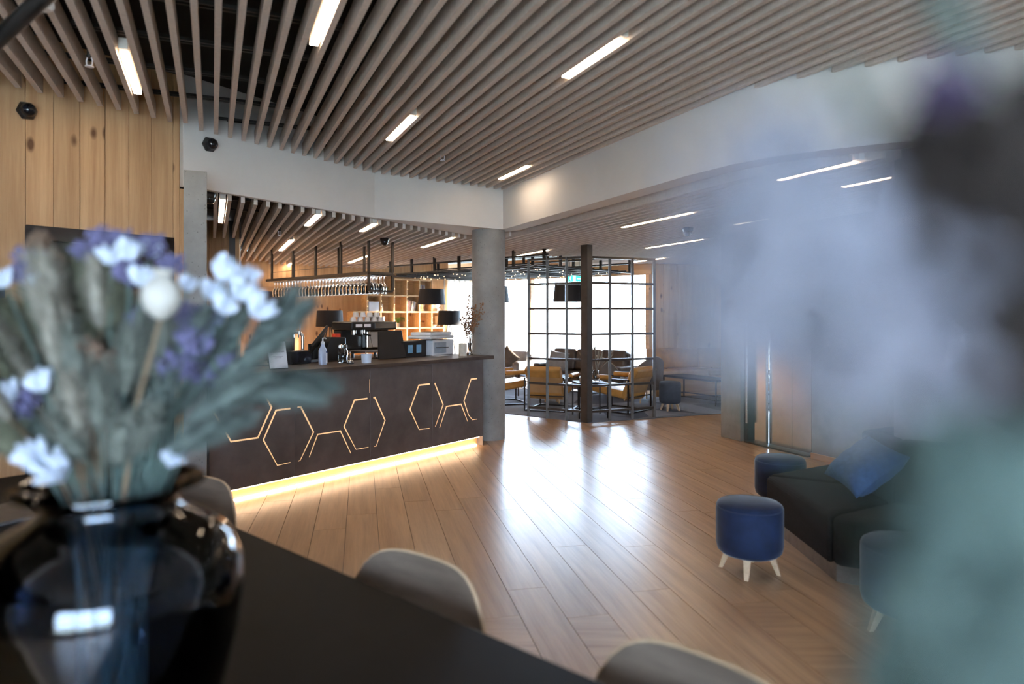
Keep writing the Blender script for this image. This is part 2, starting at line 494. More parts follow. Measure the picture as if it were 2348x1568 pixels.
# carrier rails above the slats, in pairs
for j in range(15):
    t = .6 + j * .62
    for d in (0, .05):
        n0, n1 = -3.2, 6.0
        c0 = DS * (t + d); hits = []
        for pa, pb in zip(line_main[:-1], line_main[1:]):
            q = isect((c0.x, c0.y), (NS.x, NS.y), pa, pb)
            if q is not None: hits.append(q)
        lo = [h for h in hits if h < 3.45]; hi = [h for h in hits if h >= 3.45]
        if t + d > 8.2: continue
        if lo: n0 = max(lo) + .03
        if hi: n1 = min(hi) - .03
        if n1 - n0 < .2: continue
        a = NS * n0 + c0; b = NS * n1 + c0
        k = MB().bar((a.x, a.y, 3.452), (b.x, b.y, 3.452), .018, .022)
        k.build('carrier_rail', 'rail_black', void1)
void2 = MB().prism([(-8, 5.0), BACK[0], BACK[1], BACK[2], BACK[3], CBACK[0]] + CBACK[1:] + [(9, 3.7), (9, 18.5), (-8, 18.5)], 3.02, 3.06).build('ceiling', 'black_void')
struct(void2, 'dark void behind the lower slatted ceiling over bar and lounge')
def far_t(n):
    if n < .36: y = 9.6
    elif n < 1.0: y = 13.8
    elif n < 3.7: y = None; return isect((NS.x * n, NS.y * n), (DS.x, DS.y), (-7, 13.0), (-1.0, 17.7)) or 17.0
    elif n < 5.35: return isect((NS.x * n, NS.y * n), (DS.x, DS.y), (-2.95, 15.78), (.5, 12.3)) or 14.0
    elif n < 7.3: return isect((NS.x * n, NS.y * n), (DS.x, DS.y), (.35, 12.28), (2.7, 14.5)) or 14.0
    else: y = 16.2
    return (y - NS.y * n) / DS.y
line_low = BACK + CBACK
for k in range(-3, 84):
    n = N0 + SP * k
    ts = []
    for a, b in zip(line_low[:-1], line_low[1:]):
        t = isect((NS.x * n, NS.y * n), (DS.x, DS.y), a, b)
        if t is not None: ts.append(t)
    if ts: t0 = max(ts) + .02
    elif n < 1: continue
    else: t0 = 1.2
    t1 = far_t(n)
    if t1 - t0 < .3: continue
    slat_obj(void2, n, t0, t1, Z2)
for j in range(13):
    t = 6.9 + j * .75
    if t > 13.5: break
    hs_ = [q for q in (isect((DS.x * t, DS.y * t), (NS.x, NS.y), pa, pb) for pa, pb in zip(BACK[:-1], BACK[1:])) if q is not None]
    a = NS * (-.2 if t < 9 else .6) + DS * t; b = NS * (min(hs_) - .05 if hs_ else 3.6) + DS * t
    if (b - a).dot(NS) < .2: continue
    MB().bar((a.x, a.y, 2.85), (b.x, b.y, 2.85), .018, .022).build('carrier_rail', 'rail_black', void2)

# ------------------------------------------------------------------ linear lamps between the slats
LAMPS = [((300, 118), (327, 218), Z1, 'leftmost linear ceiling lamp, by the timber wall'),
         ((772, -60), (714, 105), Z1, 'linear ceiling lamp cut by the top edge of the photo'),
         ((938, 265), (878, 322), Z1, 'short linear lamp between slats above the kinked white beam'),
         ((1448, 90), (1305, 182), Z1, 'linear lamp in the middle of the lobby slat ceiling'),
         ((1205, 380), (1137, 411), Z1, 'linear lamp tucked into the corner of the two white beams'),
         ((503, 458), (499, 511), Z2, 'linear lamp right beside the narrow concrete pier'),
         ((733, 490), (703, 516), Z2, 'linear lamp behind the white beam above the bar'),
         ((882, 510), (842, 528), Z2, 'linear lamp above the bar between beam and dome camera'),
         ((670, 551), (644, 575), Z2, 'linear lamp above the dried flowers behind the bar'),
         ((664, 604), (655, 613), Z2, 'farthest small linear lamp above the bar shelf posts'),
         ((838, 587), (797, 603), Z2, 'linear lamp seen through the posts of the glass rack'),
         ((1030, 545), (965, 568), Z2, 'linear lamp beside the round concrete column, bar side'),
         ((1255, 573), (1180, 588), Z2, 'linear lamp in front of the metal screen, column side'),
         ((1585, 487), (1425, 522), Z2, 'longest linear lamp in front of the metal screen'),
         ((1770, 500), (1672, 515), Z2, 'linear lamp above the lift wall corner'),
         ((1615, 549), (1490, 570), Z2, 'linear lamp above the screen end, half behind pale flowers'),
         ((2055, 350), (1860, 402), Z2, 'linear lamp beside the concrete column of the round sofa'),
         ((2064, 406), (2010, 417), Z2, 'short linear lamp low beside the sofa column'),
         ((1590, 610), (1540, 616), Z2, 'farthest linear lamp over the tan bench'),
         ((2320, 352), (2262, 366), Z2, 'rightmost linear lamp behind the blurred flowers'),
         ((1525, 592), (1450, 602), Z2, 'linear lamp over the tip of the metal screen')]
for a, b, z, lab in LAMPS:
    pa, pb = Vector((*U(*a, z), 0)), Vector((*U(*b, z), 0))
    n = (pa.dot(NS) + pb.dot(NS)) / 2
    n = N0 + SP * (math.floor((n - N0) / SP) + .5)
    ta, tb = sorted((pa.dot(DS), pb.dot(DS)))
    if z == Z2:
        hb_ = [q for q in (isect((NS.x * n, NS.y * n), (DS.x, DS.y), p_, q_) for p_, q_ in zip(line_low[:-1], line_low[1:])) if q is not None]
        if hb_ and ta < max(hb_) + .06: sh_ = max(hb_) + .06 - ta; ta += sh_; tb += sh_
    if tb - ta < .5: tb = ta + (.9 if a[0] < 2000 else .5)
    c = NS * n + DS * ((ta + tb) / 2); L = (tb - ta) / 2
    t = thing('linear_lamp', lab, 'ceiling lamp', (c.x, c.y, z), ANG_S, 'linear lamps between the ceiling slats')
    MB().box(-L, L, -.027, .027, .012, .08).build('housing', 'lamp_white', t, bevel=.003)
    MB().box(-L + .06, L - .012, -.024, .024, .0, .0125).build('diffuser', 'lamp_glow', t)
    for s in (-1, 1): MB().tube([(s * L * .7, 0, .079), (s * L * .7, 0, .3)], .003, 5).build('hanger', 'rail_black', t)

# ------------------------------------------------------------------ left timber wall with the dark double door
wall = empty_struct('wall_left', 'pale knotty pine board wall beside the bar', 'wall', WL0, ANG_B)
BW = .183
for i in range(0, 47):
    s1 = -.0586 - BW * (i - 1); s0 = s1 - BW
    if i == 0: s0, s1 = -.0586, 0
    z0 = 0.0
    if s0 < -.07 and s1 > -1.15 and i > 0: z0 = 2.32
    k = MB(); L = (3.76 - z0) / 2; w = (s1 - s0) / 2 - .002
    k.box(-L, L, -w, w, -.025, .025)
    o = k.build('board', 'pine', wall, bevel=.002, seg=1)
    # grain (local X) stands upright, thickness along the wall normal
    o.matrix_local = Matrix(((0, 1, 0, (s0 + s1) / 2), (0, 0, 1, .025 + .06), (1, 0, 0, z0 + L), (0, 0, 0, 1))) @ Matrix.Identity(4)
o = MB().box(-1.38, 1.38, -.041, .041, -.025, .025).build('board', 'pine', wall)
o.matrix_local = Matrix(((0, 1, 0, .043), (0, 0, 1, .085), (1, 0, 0, 1.385), (0, 0, 0, 1)))
MB().box(-9, -1.2, .115, .2, 0, 3.76).build('backing', 'door_dark', wall)
MB().box(-1.2, 0, .115, .2, 2.3, 3.76).build('backing', 'door_dark', wall)
door = empty_struct('door_1', 'dark double door set in the pine wall', 'door', WL0, ANG_B)
fr = MB()
fr.box(-1.1576, -1.12, .04, .2, 0, 2.32); fr.box(-.146, -.062, .04, .2, 0, 2.32); fr.box(-1.1576, -.062, .04, .2, 2.22, 2.32)
fr.build('door_frame', 'door_dark', door, bevel=.004)
for s0, s1 in ((-1.118, -.635), (-.631, -.148)):
    lf = MB(); lf.box(s0, s0 + .08, .12, .17, .01, 2.215); lf.box(s1 - .08, s1, .12, .17, .01, 2.215)
    lf.box(s0 + .08, s1 - .08, .12, .17, 2.09, 2.215); lf.box(s0 + .08, s1 - .08, .12, .17, .01, .2)
    l = lf.build('door_leaf', 'door_dark', door, bevel=.003)
    MB().box(s0 + .08, s1 - .08, .14, .15, .2, 2.09).build('pane', 'door_glass', l)
    h = s1 - .05 if s0 < -1 else s0 + .05
    MB().tube([(h, .12, .95), (h, .07, .95), (h, .07, 1.25), (h, .12, 1.25)], .01, 6).build('handle', 'steel', l)
# blue sign on the boards
sg = thing('wall_sign', 'dark blue sign with white letters on the pine wall', 'sign', tuple((WL0 + DB * -1.34 + NB * .055)[:2]) + (1.86,), ANG_B)
MB().box(-.40, .05, -.012, 0, -.085, .085).build('plate', 'sign_blue', sg, bevel=.002)
text('Alr', .15, 'sign_white', sg, (.02, -.0125, -.005), (R(90), 0, 0), align='RIGHT')

# ------------------------------------------------------------------ concrete
pier_c = Vector((-2.646, 5.5, 0)) + NS * .085 + DS * .12
o = MB().box(-.12, .12, -.085, .085, 0, 2.82).build('column', 'concrete', loc=pier_c, rz=ANG_S, bevel=.004)
struct(o, 'narrow concrete pier between the pine wall and the bar', 'column')
COLM = (-.315, 9.16)
k = MB().lathe([(.222, 0), (.222, BZ0)], n=48)
o = k.build('column', 'concrete', smooth=True, loc=(COLM[0], COLM[1], 0))
struct(o, 'round concrete column at the end of the bar', 'column')
# lift wall, parallel to the slats
E0 = Vector((2.83, 9.25, 0)); ED = -DS; ang_e = math.atan2(ED.y, ED.x)
lw = empty_struct('wall_right', 'rough concrete wall around the steel lift door', 'wall', E0, ang_e)
def lwp(x0, x1, y0, y1, z0, z1, mat='concrete_warm', name='concrete_panel', par=None, bev=.006):
    return MB().box(x0, x1, y0, y1, z0, z1).build(name, mat, par or lw, bevel=bev)
# local x runs toward the camera, local +y points to the lobby's outer side
lwp(0, .37, 0, .45, 0, 2.86); lwp(1.53, 3.2, 0, .45, 0, 2.86); lwp(3.205, 7.5, 0, .45, 0, 2.86); lwp(.37, 1.53, 0, .45, 2.44, 2.86)
lift = empty_struct('door_2', 'brushed steel lift door in the concrete wall', 'door', E0, ang_e)
f2 = MB(); f2.box(.37, .44, .06, .3, 0, 2.44); f2.box(1.47, 1.53, .06, .3, 0, 2.44); f2.box(.44, 1.47, .06, .3, 2.36, 2.44)
f2.build('door_frame', 'bronze_metal', lift, bevel=.003)
MB().tube([(.46, .03, .25), (.46, .03, 2.3)], .018, 10).build('steel_tube', 'steel', lift, smooth=True)
MB().box(.52, .72, .10, .14, 0, 2.36).build('side_panel', 'steel', lift, bevel=.003)
for x0, x1 in ((.725, 1.09), (1.094, 1.466)): MB().box(x0, x1, .15, .18, .02, 2.36).build('door_leaf', 'steel', lift, bevel=.003)
MB().box(.44, 1.47, .0, .2, 0, .018).build('threshold', 'bronze_metal', lift)
o = MB().box(1.53, 6.0, -.018, -.001, 0, .07).build('baseboard_right', 'ledge_wood', loc=E0, rz=ang_e, bevel=.003)
struct(o)

# ------------------------------------------------------------------ far timber walls
def board_wall(name, label, p0, p1, h, w, mat, z0=0, th=.05):
    p0, p1 = Vector((*p0, 0)), Vector((*p1, 0)); d = p1 - p0; L = d.length
    e = empty_struct(name, label, 'wall', p0, math.atan2(d.y, d.x))
    n = max(1, round(L / w)); ww = L / n
    me = MB().box(-(h - z0) / 2, (h - z0) / 2, -ww / 2 + .002, ww / 2 - .002, -th / 2, th / 2).mesh('board', mat)
    for i in range(n):
        o = link('board', me, e, bevel=0)
        o.matrix_local = Matrix(((0, 1, 0, (i + .5) * ww), (0, 0, 1, th / 2), (1, 0, 0, z0 + (h - z0) / 2), (0, 0, 0, 1)))
    MB().box(0, L, th, th + .08, z0, h).build('backing', 'door_dark', e)
    return e
board_wall('wall_core', 'pine boarded block behind the bar, left of the rack', (-6.6, 9.05), (-3.87, 9.68), 2.98, .2, 'pine_far')
board_wall('wall_core_side', 'pine boarded side of the block behind the bar', (-3.87, 9.68), (-5.6, 13.9), 2.98, .25, 'pine_far')
board_wall('wall_back', 'warm pine board wall carrying the open shelf', (-5.9, 13.95), (-1.62, 17.35), 2.98, .26, 'pine_far')
# dark opening in that wall beside the shelf
wb_d = Vector((4.28, 3.40, 0)).normalized(); wb0 = Vector((-5.9, 13.95, 0)); wb_a = math.atan2(wb_d.y, wb_d.x); wb_n = Vector((wb_d.y, -wb_d.x, 0))
d3 = empty_struct('door_3', 'dark doorway in the far pine wall behind the bar', 'door', wb0 + wb_d * .75 + wb_n * .01, wb_a)
MB().box(0, .72, -.03, .0, 0, 2.15).build('door_leaf', 'door_dark', d3)
dd = MB(); dd.box(-.08, 0, -.05, .0, 0, 2.25); dd.box(.72, .8, -.05, 0, 0, 2.25); dd.box(0, .72, -.05, 0, 2.15, 2.25)
dd.build('door_frame', 'ledge_wood', d3)

# ------------------------------------------------------------------ window wall at the far end
WA, WB_ = Vector((-1.5, 17.9, 0)), Vector((2.92, 14.42, 0))
wdir = (WB_ - WA); wlen = wdir.length; wang = math.atan2(wdir.y, wdir.x)
ww = empty_struct('wall_window', 'pine framed glass wall at the far end of the lounge', 'wall', WA, wang)
def wbx(x0, x1, z0, z1, name='board', y0=-.06, y1=.1): return MB().box(x0, x1, y0, y1, z0, z1).build(name, 'pine_far', ww, bevel=.004)
wbx(-.3, wlen + .05, 2.50, 2.98, 'header_board'); wbx(-.3, wlen, -.02, .10, 'sill_board')
def px_s(px):
    r = (px - CX) / FPX; d = wdir / wlen
    return (r * WA.y - WA.x) / (d.x - r * d.y)
ml = [0.15, px_s(1217), px_s(1345), px_s(1487)]
for i, s in enumerate(ml): wbx(s - .045, s + .045, .10, 2.50, 'mullion')
for i in range(3):
    w = empty_struct('window_%d' % (i + 1), ['window nearest the round column, open field outside', 'middle window behind the metal screen', 'window behind the screen, beside the pine wall'][i], 'window', WA, wang)
    a, b = ml[i] + .045, ml[i + 1] - .045
    MB().box(a, b, .0, .006, .10, 2.50).build('pane', 'window_pane', w)
board_wall('wall_far', 'pine board wall beside the lounge windows', (2.92, 14.42), (5.6, 15.09), 2.98, .3, 'pine_far')
w = empty_struct('window_7', 'lounge window beyond the lift wall', 'window', (5.6, 15.09, 0), math.atan2(1.48, 5.88))
MB().box(0, 3.3, 0, .006, .1, 2.6).build('pane', 'window_pane', w)
for x in (0, 1.65, 3.3): MB().box(x - .05, x + .05, -.06, .08, 0, 2.98).build('mullion', 'pine_far', w)
MB().box(0, 3.3, -.06, .08, 2.6, 2.98).build('header_board', 'pine_far', w)
# outer shell, mostly out of view
def shell(name, p0, p1, h, mat='white_paint', z0=0, label=None):
    p0, p1 = Vector((*p0, 0)), Vector((*p1, 0)); d = p1 - p0
    o = MB().box(0, d.length, 0, .15, z0, h).build(name, mat, loc=p0, rz=math.atan2(d.y, d.x)); return struct(o, label)
shell('wall_outer', (-8.2, -4.2), (-8.2, 18), 3.8, label='plain outer wall beyond the pine boards')
shell('wall_outer', (8.8, 18), (8.8, -4.2), 3.8, label='plain outer wall beyond the lift')
# front of the building behind the camera: entrance glazing between white walls
for i, (x0, x1, z0, z1, lab) in enumerate(((-8.2, -1.7, 0, 3.8, 'white front wall beside the entrance glazing'), (2.5, 8.8, 0, 3.8, 'white front wall at the far side of the entrance'),
                            (-1.7, 2.5, 2.6, 3.8, 'white lintel over the entrance glazing'), (-1.7, 2.5, 0, .5, 'low white wall under the entrance glazing'))):
    o = MB().box(x0, x1, -4.3, -4.1, z0, z1).build('wall_front', 'white_paint'); struct(o, lab)
for i in range(3):
    x = -1.7 + i * 1.4
    e = empty_struct('window_%d' % (i + 4), ['entrance window, first of three', 'entrance window, middle of three', 'entrance window, last of three'][i], 'window', (x, -4.2, 0))
    MB().box(.04, 1.36, -.005, .005, .5, 2.6).build('pane', 'window_pane', e); MB().box(-.04, .04, -.06, .06, .5, 2.6).build('frame', 'bronze_metal', e)
roof = MB().box(-8.4, 9.0, -4.4, 19.2, 3.81, 3.95).build('roof_slab', 'door_dark'); struct(roof, 'roof slab above the lobby')
fld = MB().box(-90, 90, -90, 140, -.9, -.5).build('ground', 'field'); struct(fld, 'pale open field outside the windows')

# ================================================================== THE BAR
def bar_px(px, py):
    """photo point on the bar's front plane -> (s along the bar, height)"""
    r = (px - CX) / FPX
    s = (r * BAR0.y - BAR0.x) / (DB.x - r * DB.y)
    y = BAR0.y + s * DB.y
    return s, CAM_H - (py - HY) / FPX * y
BL, BH, BTOP = 3.61, 1.087, 1.128
bar = thing('bar_counter', 'dark metal clad bar counter with glowing hexagon lines', 'bar counter', BAR0, ANG_B)
edges = [.012] + [bar_px(p, 900)[0] for p in (676, 849, 991)] + [BL]
for a, b in zip(edges[:-1], edges[1:]):
    MB().box(a + .0015, b - .0015, 0, .022, .12, BH).build('front_panel', 'bar_panel', bar, bevel=.0015, seg=1)
MB().box(.06, BL - .02, .023, .60, .12, BH).build('body', 'door_dark', bar)
MB().box(.02, BL, .10, .58, 0, .119).build('plinth', 'ledge_wood', bar)
MB().box(BL - .001, BL + .012, .0, .6, .0, BH).build('end_panel', 'bar_panel', bar)
MB().box(.03, BL - .03, .030, .060, .104, .118).build('led_strip', 'led_warm', bar)
MB().box(.03, BL - .03, .070, .098, .001, .014).build('led_strip', 'led_warm', bar)
def zp(x, y): return bar_px(460 + x / 3.354, 820 + y / 3.354)
HEX = [[(165, 315), (125, 385)], [(105, 425), (235, 645), (440, 615), (545, 380), (475, 258)],
       [(690, 390), (580, 405), (482, 632), (590, 828), (690, 805)], [(745, 382), (770, 378), (868, 572), (765, 790), (750, 795)],
       [(835, 765), (900, 590), (1075, 563), (1155, 735)],
       [(1282, 313), (1183, 327), (1103, 530), (1195, 705), (1290, 688)], [(1328, 308), (1340, 305), (1418, 482), (1350, 680), (1335, 682)],
       [(1300, 165), (1300, 270)],
       [(1762, 202), (1678, 212), (1610, 397), (1680, 552), (1760, 543)], [(1800, 195), (1865, 360), (1805, 530)],
       [(1838, 540), (1890, 375), (2003, 358), (2053, 490)], [(2125, 160), (2080, 165), (2025, 332), (2060, 440), (2090, 478), (2125, 472)]]
for pl in HEX:
    P = [zp(*p) for p in pl]
    vs = []; 
    for i, (s, h) in enumerate(P):
        a = Vector(P[max(i - 1, 0)]); c = Vector((s, h)); b = Vector(P[min(i + 1, len(P) - 1)])
        d1 = (c - a).normalized() if i > 0 else (b - c).normalized()
        d2 = (b - c).normalized() if i < len(P) - 1 else d1
        n1 = Vector((-d1.y, d1.x)); n2 = Vector((-d2.y, d2.x)); m = (n1 + n2).normalized(); k = m.dot(n1)
        # slots narrow toward the floor
        wd_ = (.008 if h > .62 else .0035 + .0045 * max(0, (h - .3)) / .32) if len(pl) > 2 or pl[0][0] < 1000 else .003
        off = m * (wd_ / max(k, .4))
        vs += [(s + off.x, -.0012, h + off.y), (s - off.x, -.0012, h - off.y), (s + off.x, .001, h + off.y), (s - off.x, .001, h - off.y)]
    fs = []
    for i in range(len(P) - 1):
        o = 4 * i
        fs += [(o, o + 1, o + 5, o + 4), (o + 2, o + 6, o + 7, o + 3), (o, o + 4, o + 6, o + 2), (o + 1, o + 3, o + 7, o + 5)]
    fs += [(0, 2, 3, 1), (len(vs) - 4, len(vs) - 3, len(vs) - 1, len(vs) - 2)]
    MB().add(vs, fs).build('hexagon_inlay', 'inlay_glow', bar)
top = MB().box(.056, 3.80, -.03, .66, BH, BTOP).build('countertop', 'bar_top', loc=BAR0, rz=ANG_B, bevel=.003)
tag(top, 'brown stone countertop lying on the hexagon bar', 'countertop')

def on_bar(name, label, cat, px, py, rz=0, group=None, z=BTOP):
    x, y = U(px, py, z)
    return thing(name, label, cat, (x, y, z), rz, group)
CB = ANG_B
# --- sign card
t = on_bar('sign_holder', 'upright white info card in a black holder on the bar', 'sign', 640, 846, CB - .06)
tl = R(-14)
M = Matrix.Rotation(R(-12), 4, 'X')
c = MB().box(-.10, .10, 0, .004, 0.004, .285); c.v = [tuple(M @ Vector(p)) for p in c.v]; c.build('backing', 'plastic_black', t)
c = MB().box(-.095, .095, -.003, -.0005, .008, .268); c.v = [tuple(M @ Vector(p)) for p in c.v]; pp = c.build('card', 'paper', t)
def onc(x, z): return tuple(M @ Vector((x, -.0035, z)))
text('CHECK-IN BAR', .021, 'print_black', pp, onc(0, .168), (R(90 - 12), 0, 0))
ic = MB()
for (x0, z0, x1, z1) in ((-.032, .226, 0, .246), (0, .246, .034, .228)):
    ic.bar(onc(x0, z0), onc(x1, z1), .004, .004, up=(0, 1, 0))
ic.bar(onc(-.01, .226), onc(.008, .229), .003, .003, up=(0, 1, 0))
ic.build('mountain_logo', 'print_black', pp)
gl = MB()
for zz, w in ((.212, .05), (.122, .11), (.108, .07)): gl.bar(onc(-w / 2, zz), onc(w / 2, zz), .0045, .0012, up=(0, 1, 0))
gl.build('small_print', 'print_grey', pp)
MB().box(-.1, .1, -.012, .075, 0, .004).build('foot', 'plastic_black', t)
# --- black device beside it
t = on_bar('card_terminal', 'black boxy receipt device beside the info card', 'terminal', 684, 834, CB)
MB().box(-.12, .12, -.06, .10, 0, .14).build('body', 'plastic_black', t, bevel=.008)
MB().box(-.118, .118, -.063, -.059, .01, .13).build('front_plate', 'door_glass', t)
k = MB(); k.add([(-.16, .12, 0), (.10, .12, 0), (.10, .34, 0), (-.16, .34, 0), (-.16, .16, .24), (.02, .16, .24), (.02, .32, .24), (-.16, .32, .24)],
      [(3, 2, 1, 0), (4, 5, 6, 7), (0, 1, 5, 4), (1, 2, 6, 5), (2, 3, 7, 6), (3, 0, 4, 7)]); k.build('hood', 'plastic_black', t, bevel=.01)
# --- beer tap
t = on_bar('beer_tap', 'chrome curved beer tap with two round badges', 'beer tap', 694, 829, 0)
pts = [(0, 0, 0), (0, 0, .27)] + arc((-.06, 0, .27), .06, 0, R(80), 6)
MB().tube(pts + [(-.16, 0, .335)], .018, 12).build('pipe', 'chrome', t, smooth=True)
MB().lathe([(.035, 0), (.035, .02), (.02, .03)], n=16).build('base', 'chrome', t, smooth=True)
for i, (x, m) in enumerate(((-.085, 'sign_white'), (-.03, 'leather_tan'))):
    sp_ = MB().tube([(x, 0, .345), (x, 0, .42)], .008, 8).build('tap_handle', 'chrome', t)
    MB().ell((x, -.005, .46), (.024, .008, .04), 14, 8).build('badge', m, sp_, smooth=True)
    MB().tube([(x, 0, .335), (x, -.05, .335), (x, -.055, .27)], .008, 8).build('spout', 'chrome', t, smooth=True)
# --- paper cups
cx0, cy0 = U(616, 833, BTOP)
for i, dx in enumerate((0, .085)):
    t = thing('paper_cups', ['tall stack of red and white paper cups on the bar', 'short stack of white paper cups behind the info card'][i], 'cups', (cx0 + dx - .03, cy0 + .2 - .05 * i, BTOP))
    for q in range(5 - 2 * i):
        MB().lathe([(.028, .0), (.038, .10), (.040, .10), (.040, .105), (.0, .105)], (0, 0, .03 * q), 14).build('cup', 'paper' if q % 2 or i else 'dry_rust', t, smooth=True)
# --- touch till
t = on_bar('touch_till', 'black touch screen till seen from the side', 'till', 728, 829, CB + .35)
MB().box(-.16, .16, -.02, .14, 0, .03).build('base', 'plastic_black', t, bevel=.006)
MB().box(-.05, .05, .03, .09, .03, .2).build('stand', 'plastic_black', t, bevel=.006)
k = MB(); M2 = Matrix.Translation((-.03, 0, .20)) @ Matrix.Rotation(R(-35), 4, 'Y') @ Matrix.Rotation(R(-52), 4, 'X')
k.box(-.19, .19, -.15, .15, -.015, .012); k.v = [tuple(M2 @ Vector(p)) for p in k.v]; scr = k.build('screen', 'plastic_black', t, bevel=.004)
k = MB().box(-.165, .165, -.125, .125, .0122, .0135); k.v = [tuple(M2 @ Vector(p)) for p in k.v]; k.build('display', 'screen_grey', scr)
t = on_bar('black_box', 'black bulky till housing behind the soap bottle', 'till', 772, 826, CB + .1)
k = MB(); k.add([(-.22, 0, 0), (.16, 0, 0), (.16, .22, 0), (-.22, .22, 0), (-.06, .02, .27), (.16, .02, .26), (.16, .2, .26), (-.06, .2, .27)],
      [(3, 2, 1, 0), (4, 5, 6, 7), (0, 1, 5, 4), (1, 2, 6, 5), (2, 3, 7, 6), (3, 0, 4, 7)]); k.build('housing', 'plastic_black', t, bevel=.008)
o = MB().box(.02, .10, .04, .1, .262, .305).build('red_card', 'red_card', t)
# --- soap bottle
t = on_bar('soap_dispenser', 'pale blue pump bottle standing on the bar', 'soap bottle', 740, 836, CB)
MB().lathe([(0, 0), (.045, .0), (.047, .01), (.047, .15), (.02, .2), (.018, .22), (0, .22)], n=20, ey=.75).build('bottle', 'soap_blue', t, smooth=True)
pm = MB().lathe([(.02, .22), (.02, .24), (.008, .245), (.006, .28), (0, .28)], n=14).build('pump', 'plastic_white', t, smooth=True)
MB().tube([(-.005, 0, .277), (.03, 0, .28), (.042, 0, .27)], .006, 8).build('nozzle', 'plastic_white', pm)
MB().box(.012, .032, -.0368, -.034, .015, .14).build('bottle_label', 'sign_white', t)
MB().box(.014, .032, -.0378, -.0362, .125, .142).build('bottle_label', 'sign_blue', t)
# --- sweets jar
t = on_bar('glass_jar', 'lidded clear glass jar of wrapped sweets', 'jar', 786, 832, 0)
MB().lathe([(0, 0), (.05, 0), (.054, .01), (.054, .13), (.04, .155), (.043, .16), (.043, .165), (.039, .165), (.036, .155), (.05, .128), (.05, .012), (0, .008)], n=24).build('jar', 'clear_glass', t, smooth=True)
ld = MB().lathe([(.0, .166), (.046, .166), (.046, .195), (.02, .205), (0, .205)], n=20).build('lid', 'clear_glass', t, smooth=True)
sw = MB(); r2 = random.Random(2)
for i in range(46):
    a = r2.random() * 6.28; q = .038 * math.sqrt(r2.random())
    sw.ell((q * math.cos(a), q * math.sin(a), .018 + .095 * r2.random()), (.011, .008, .007), 6, 4, Matrix.Rotation(r2.random() * 3, 3, 'Z'))
o = sw.build('sweets', 'paper', t); o['kind'] = 'stuff'
# --- service bell and glass dish
t = on_bar('service_bell', 'small chrome reception bell beside the sweets jar', 'bell', 803, 834, 0)
MB().lathe([(.04, 0), (.04, .008), (0, .009)], n=20).build('base', 'plastic_black', t)
MB().lathe([(.036, .012), (.034, .03), (.02, .042), (0, .045)], n=20).build('dome', 'chrome', t, smooth=True)
MB().lathe([(.005, .045), (.005, .06), (0, .061)], n=8).build('button', 'chrome', t)
t = on_bar('glass_tumbler', 'clear tumbler standing behind the reception bell', 'glass', 796, 826, 0)
MB().lathe([(0, 0), (.03, 0), (.036, .095), (.034, .095), (.028, .008), (0, .008)], n=20).build('bowl', 'clear_glass', t, smooth=True)
# --- white tub
t = on_bar('white_tub', 'pale blue plastic tub with a spoon on the bar', 'tub', 840, 832, 0)
MB().lathe([(0, 0), (.05, 0), (.056, .085), (.06, .085), (.06, .098), (.054, .098), (.046, .01), (0, .01)], n=28).build('bowl', 'tub_white', t, smooth=True)
MB().tube([(-.01, 0, .02), (-.005, 0, .125)], .006, 6).build('spoon', 'plastic_grey', t)
# --- monitor from behind
t = on_bar('monitor', 'black flat monitor seen from behind on the bar', 'monitor', 903, 822, CB + .02)
k = MB(); k.add([(-.23, 0, 0.0), (.21, 0, .0), (.21, .03, 0), (-.23, .03, 0), (-.17, .07, .335), (.20, .07, .335), (.20, .10, .335), (-.17, .10, .335)],
      [(3, 2, 1, 0), (4, 5, 6, 7), (0, 1, 5, 4), (1, 2, 6, 5), (2, 3, 7, 6), (3, 0, 4, 7)]); k.build('panel', 'plastic_black', t, bevel=.006)
MB().box(-.1, .1, .04, .2, 0, .012).build('foot', 'plastic_black', t)
# --- black box with two notes
t = on_bar('black_box', 'black box with two blue sticky notes', 'box', 952, 818, CB + .02)
MB().box(-.24, .2, 0, .16, 0, .2).build('body', 'plastic_black', t, bevel=.006)
for x in (-.13, .02): MB().box(x, x + .085, -.004, -.001, .05, .15).build('sticky_note', 'note_blue', t)
# --- printer
t = on_bar('printer', 'white office printer at the column end of the bar', 'printer', 1012, 814, CB + .18)
MB().box(-.22, .26, -.02, .30, 0, .2).build('body', 'plastic_white', t, bevel=.012)
MB().box(-.19, .08, -.024, -.018, .03, .17).build('output_slot', 'plastic_grey', t)
MB().box(-.30, .26, -.03, .32, .215, .255).build('scanner', 'plastic_white', t, bevel=.012)
lid = MB().box(-.24, .25, .0, .32, .256, .30).build('lid', 'plastic_white', t, bevel=.012)
MB().box(-.17, .08, .03, .2, .2995, .304).build('tray', 'plastic_black', lid)
k = MB().box(-.16, .02, -.10, .0, .10, .108); k.build('paper_tray', 'plastic_black', t)
o = MB().box(-.22, .02, -.15, -.02, 0, .003).build('paper_sheet', 'paper', loc=t.location + Vector((.0, -.02, 0)), rz=CB); tag(o, 'loose white sheet lying in front of the printer', 'paper')
# --- candle
t = on_bar('pillar_candle', 'cream pillar candle near the end of the bar', 'candle', 1061, 816, 0)
MB().lathe([(0, 0), (.052, 0), (.052, .155), (.045, .16), (0, .152)], n=24).build('wax', 'candle_wax', t, smooth=True)
MB().tube([(0, 0, .15), (.002, 0, .17)], .002, 5).build('wick', 'print_black', t)
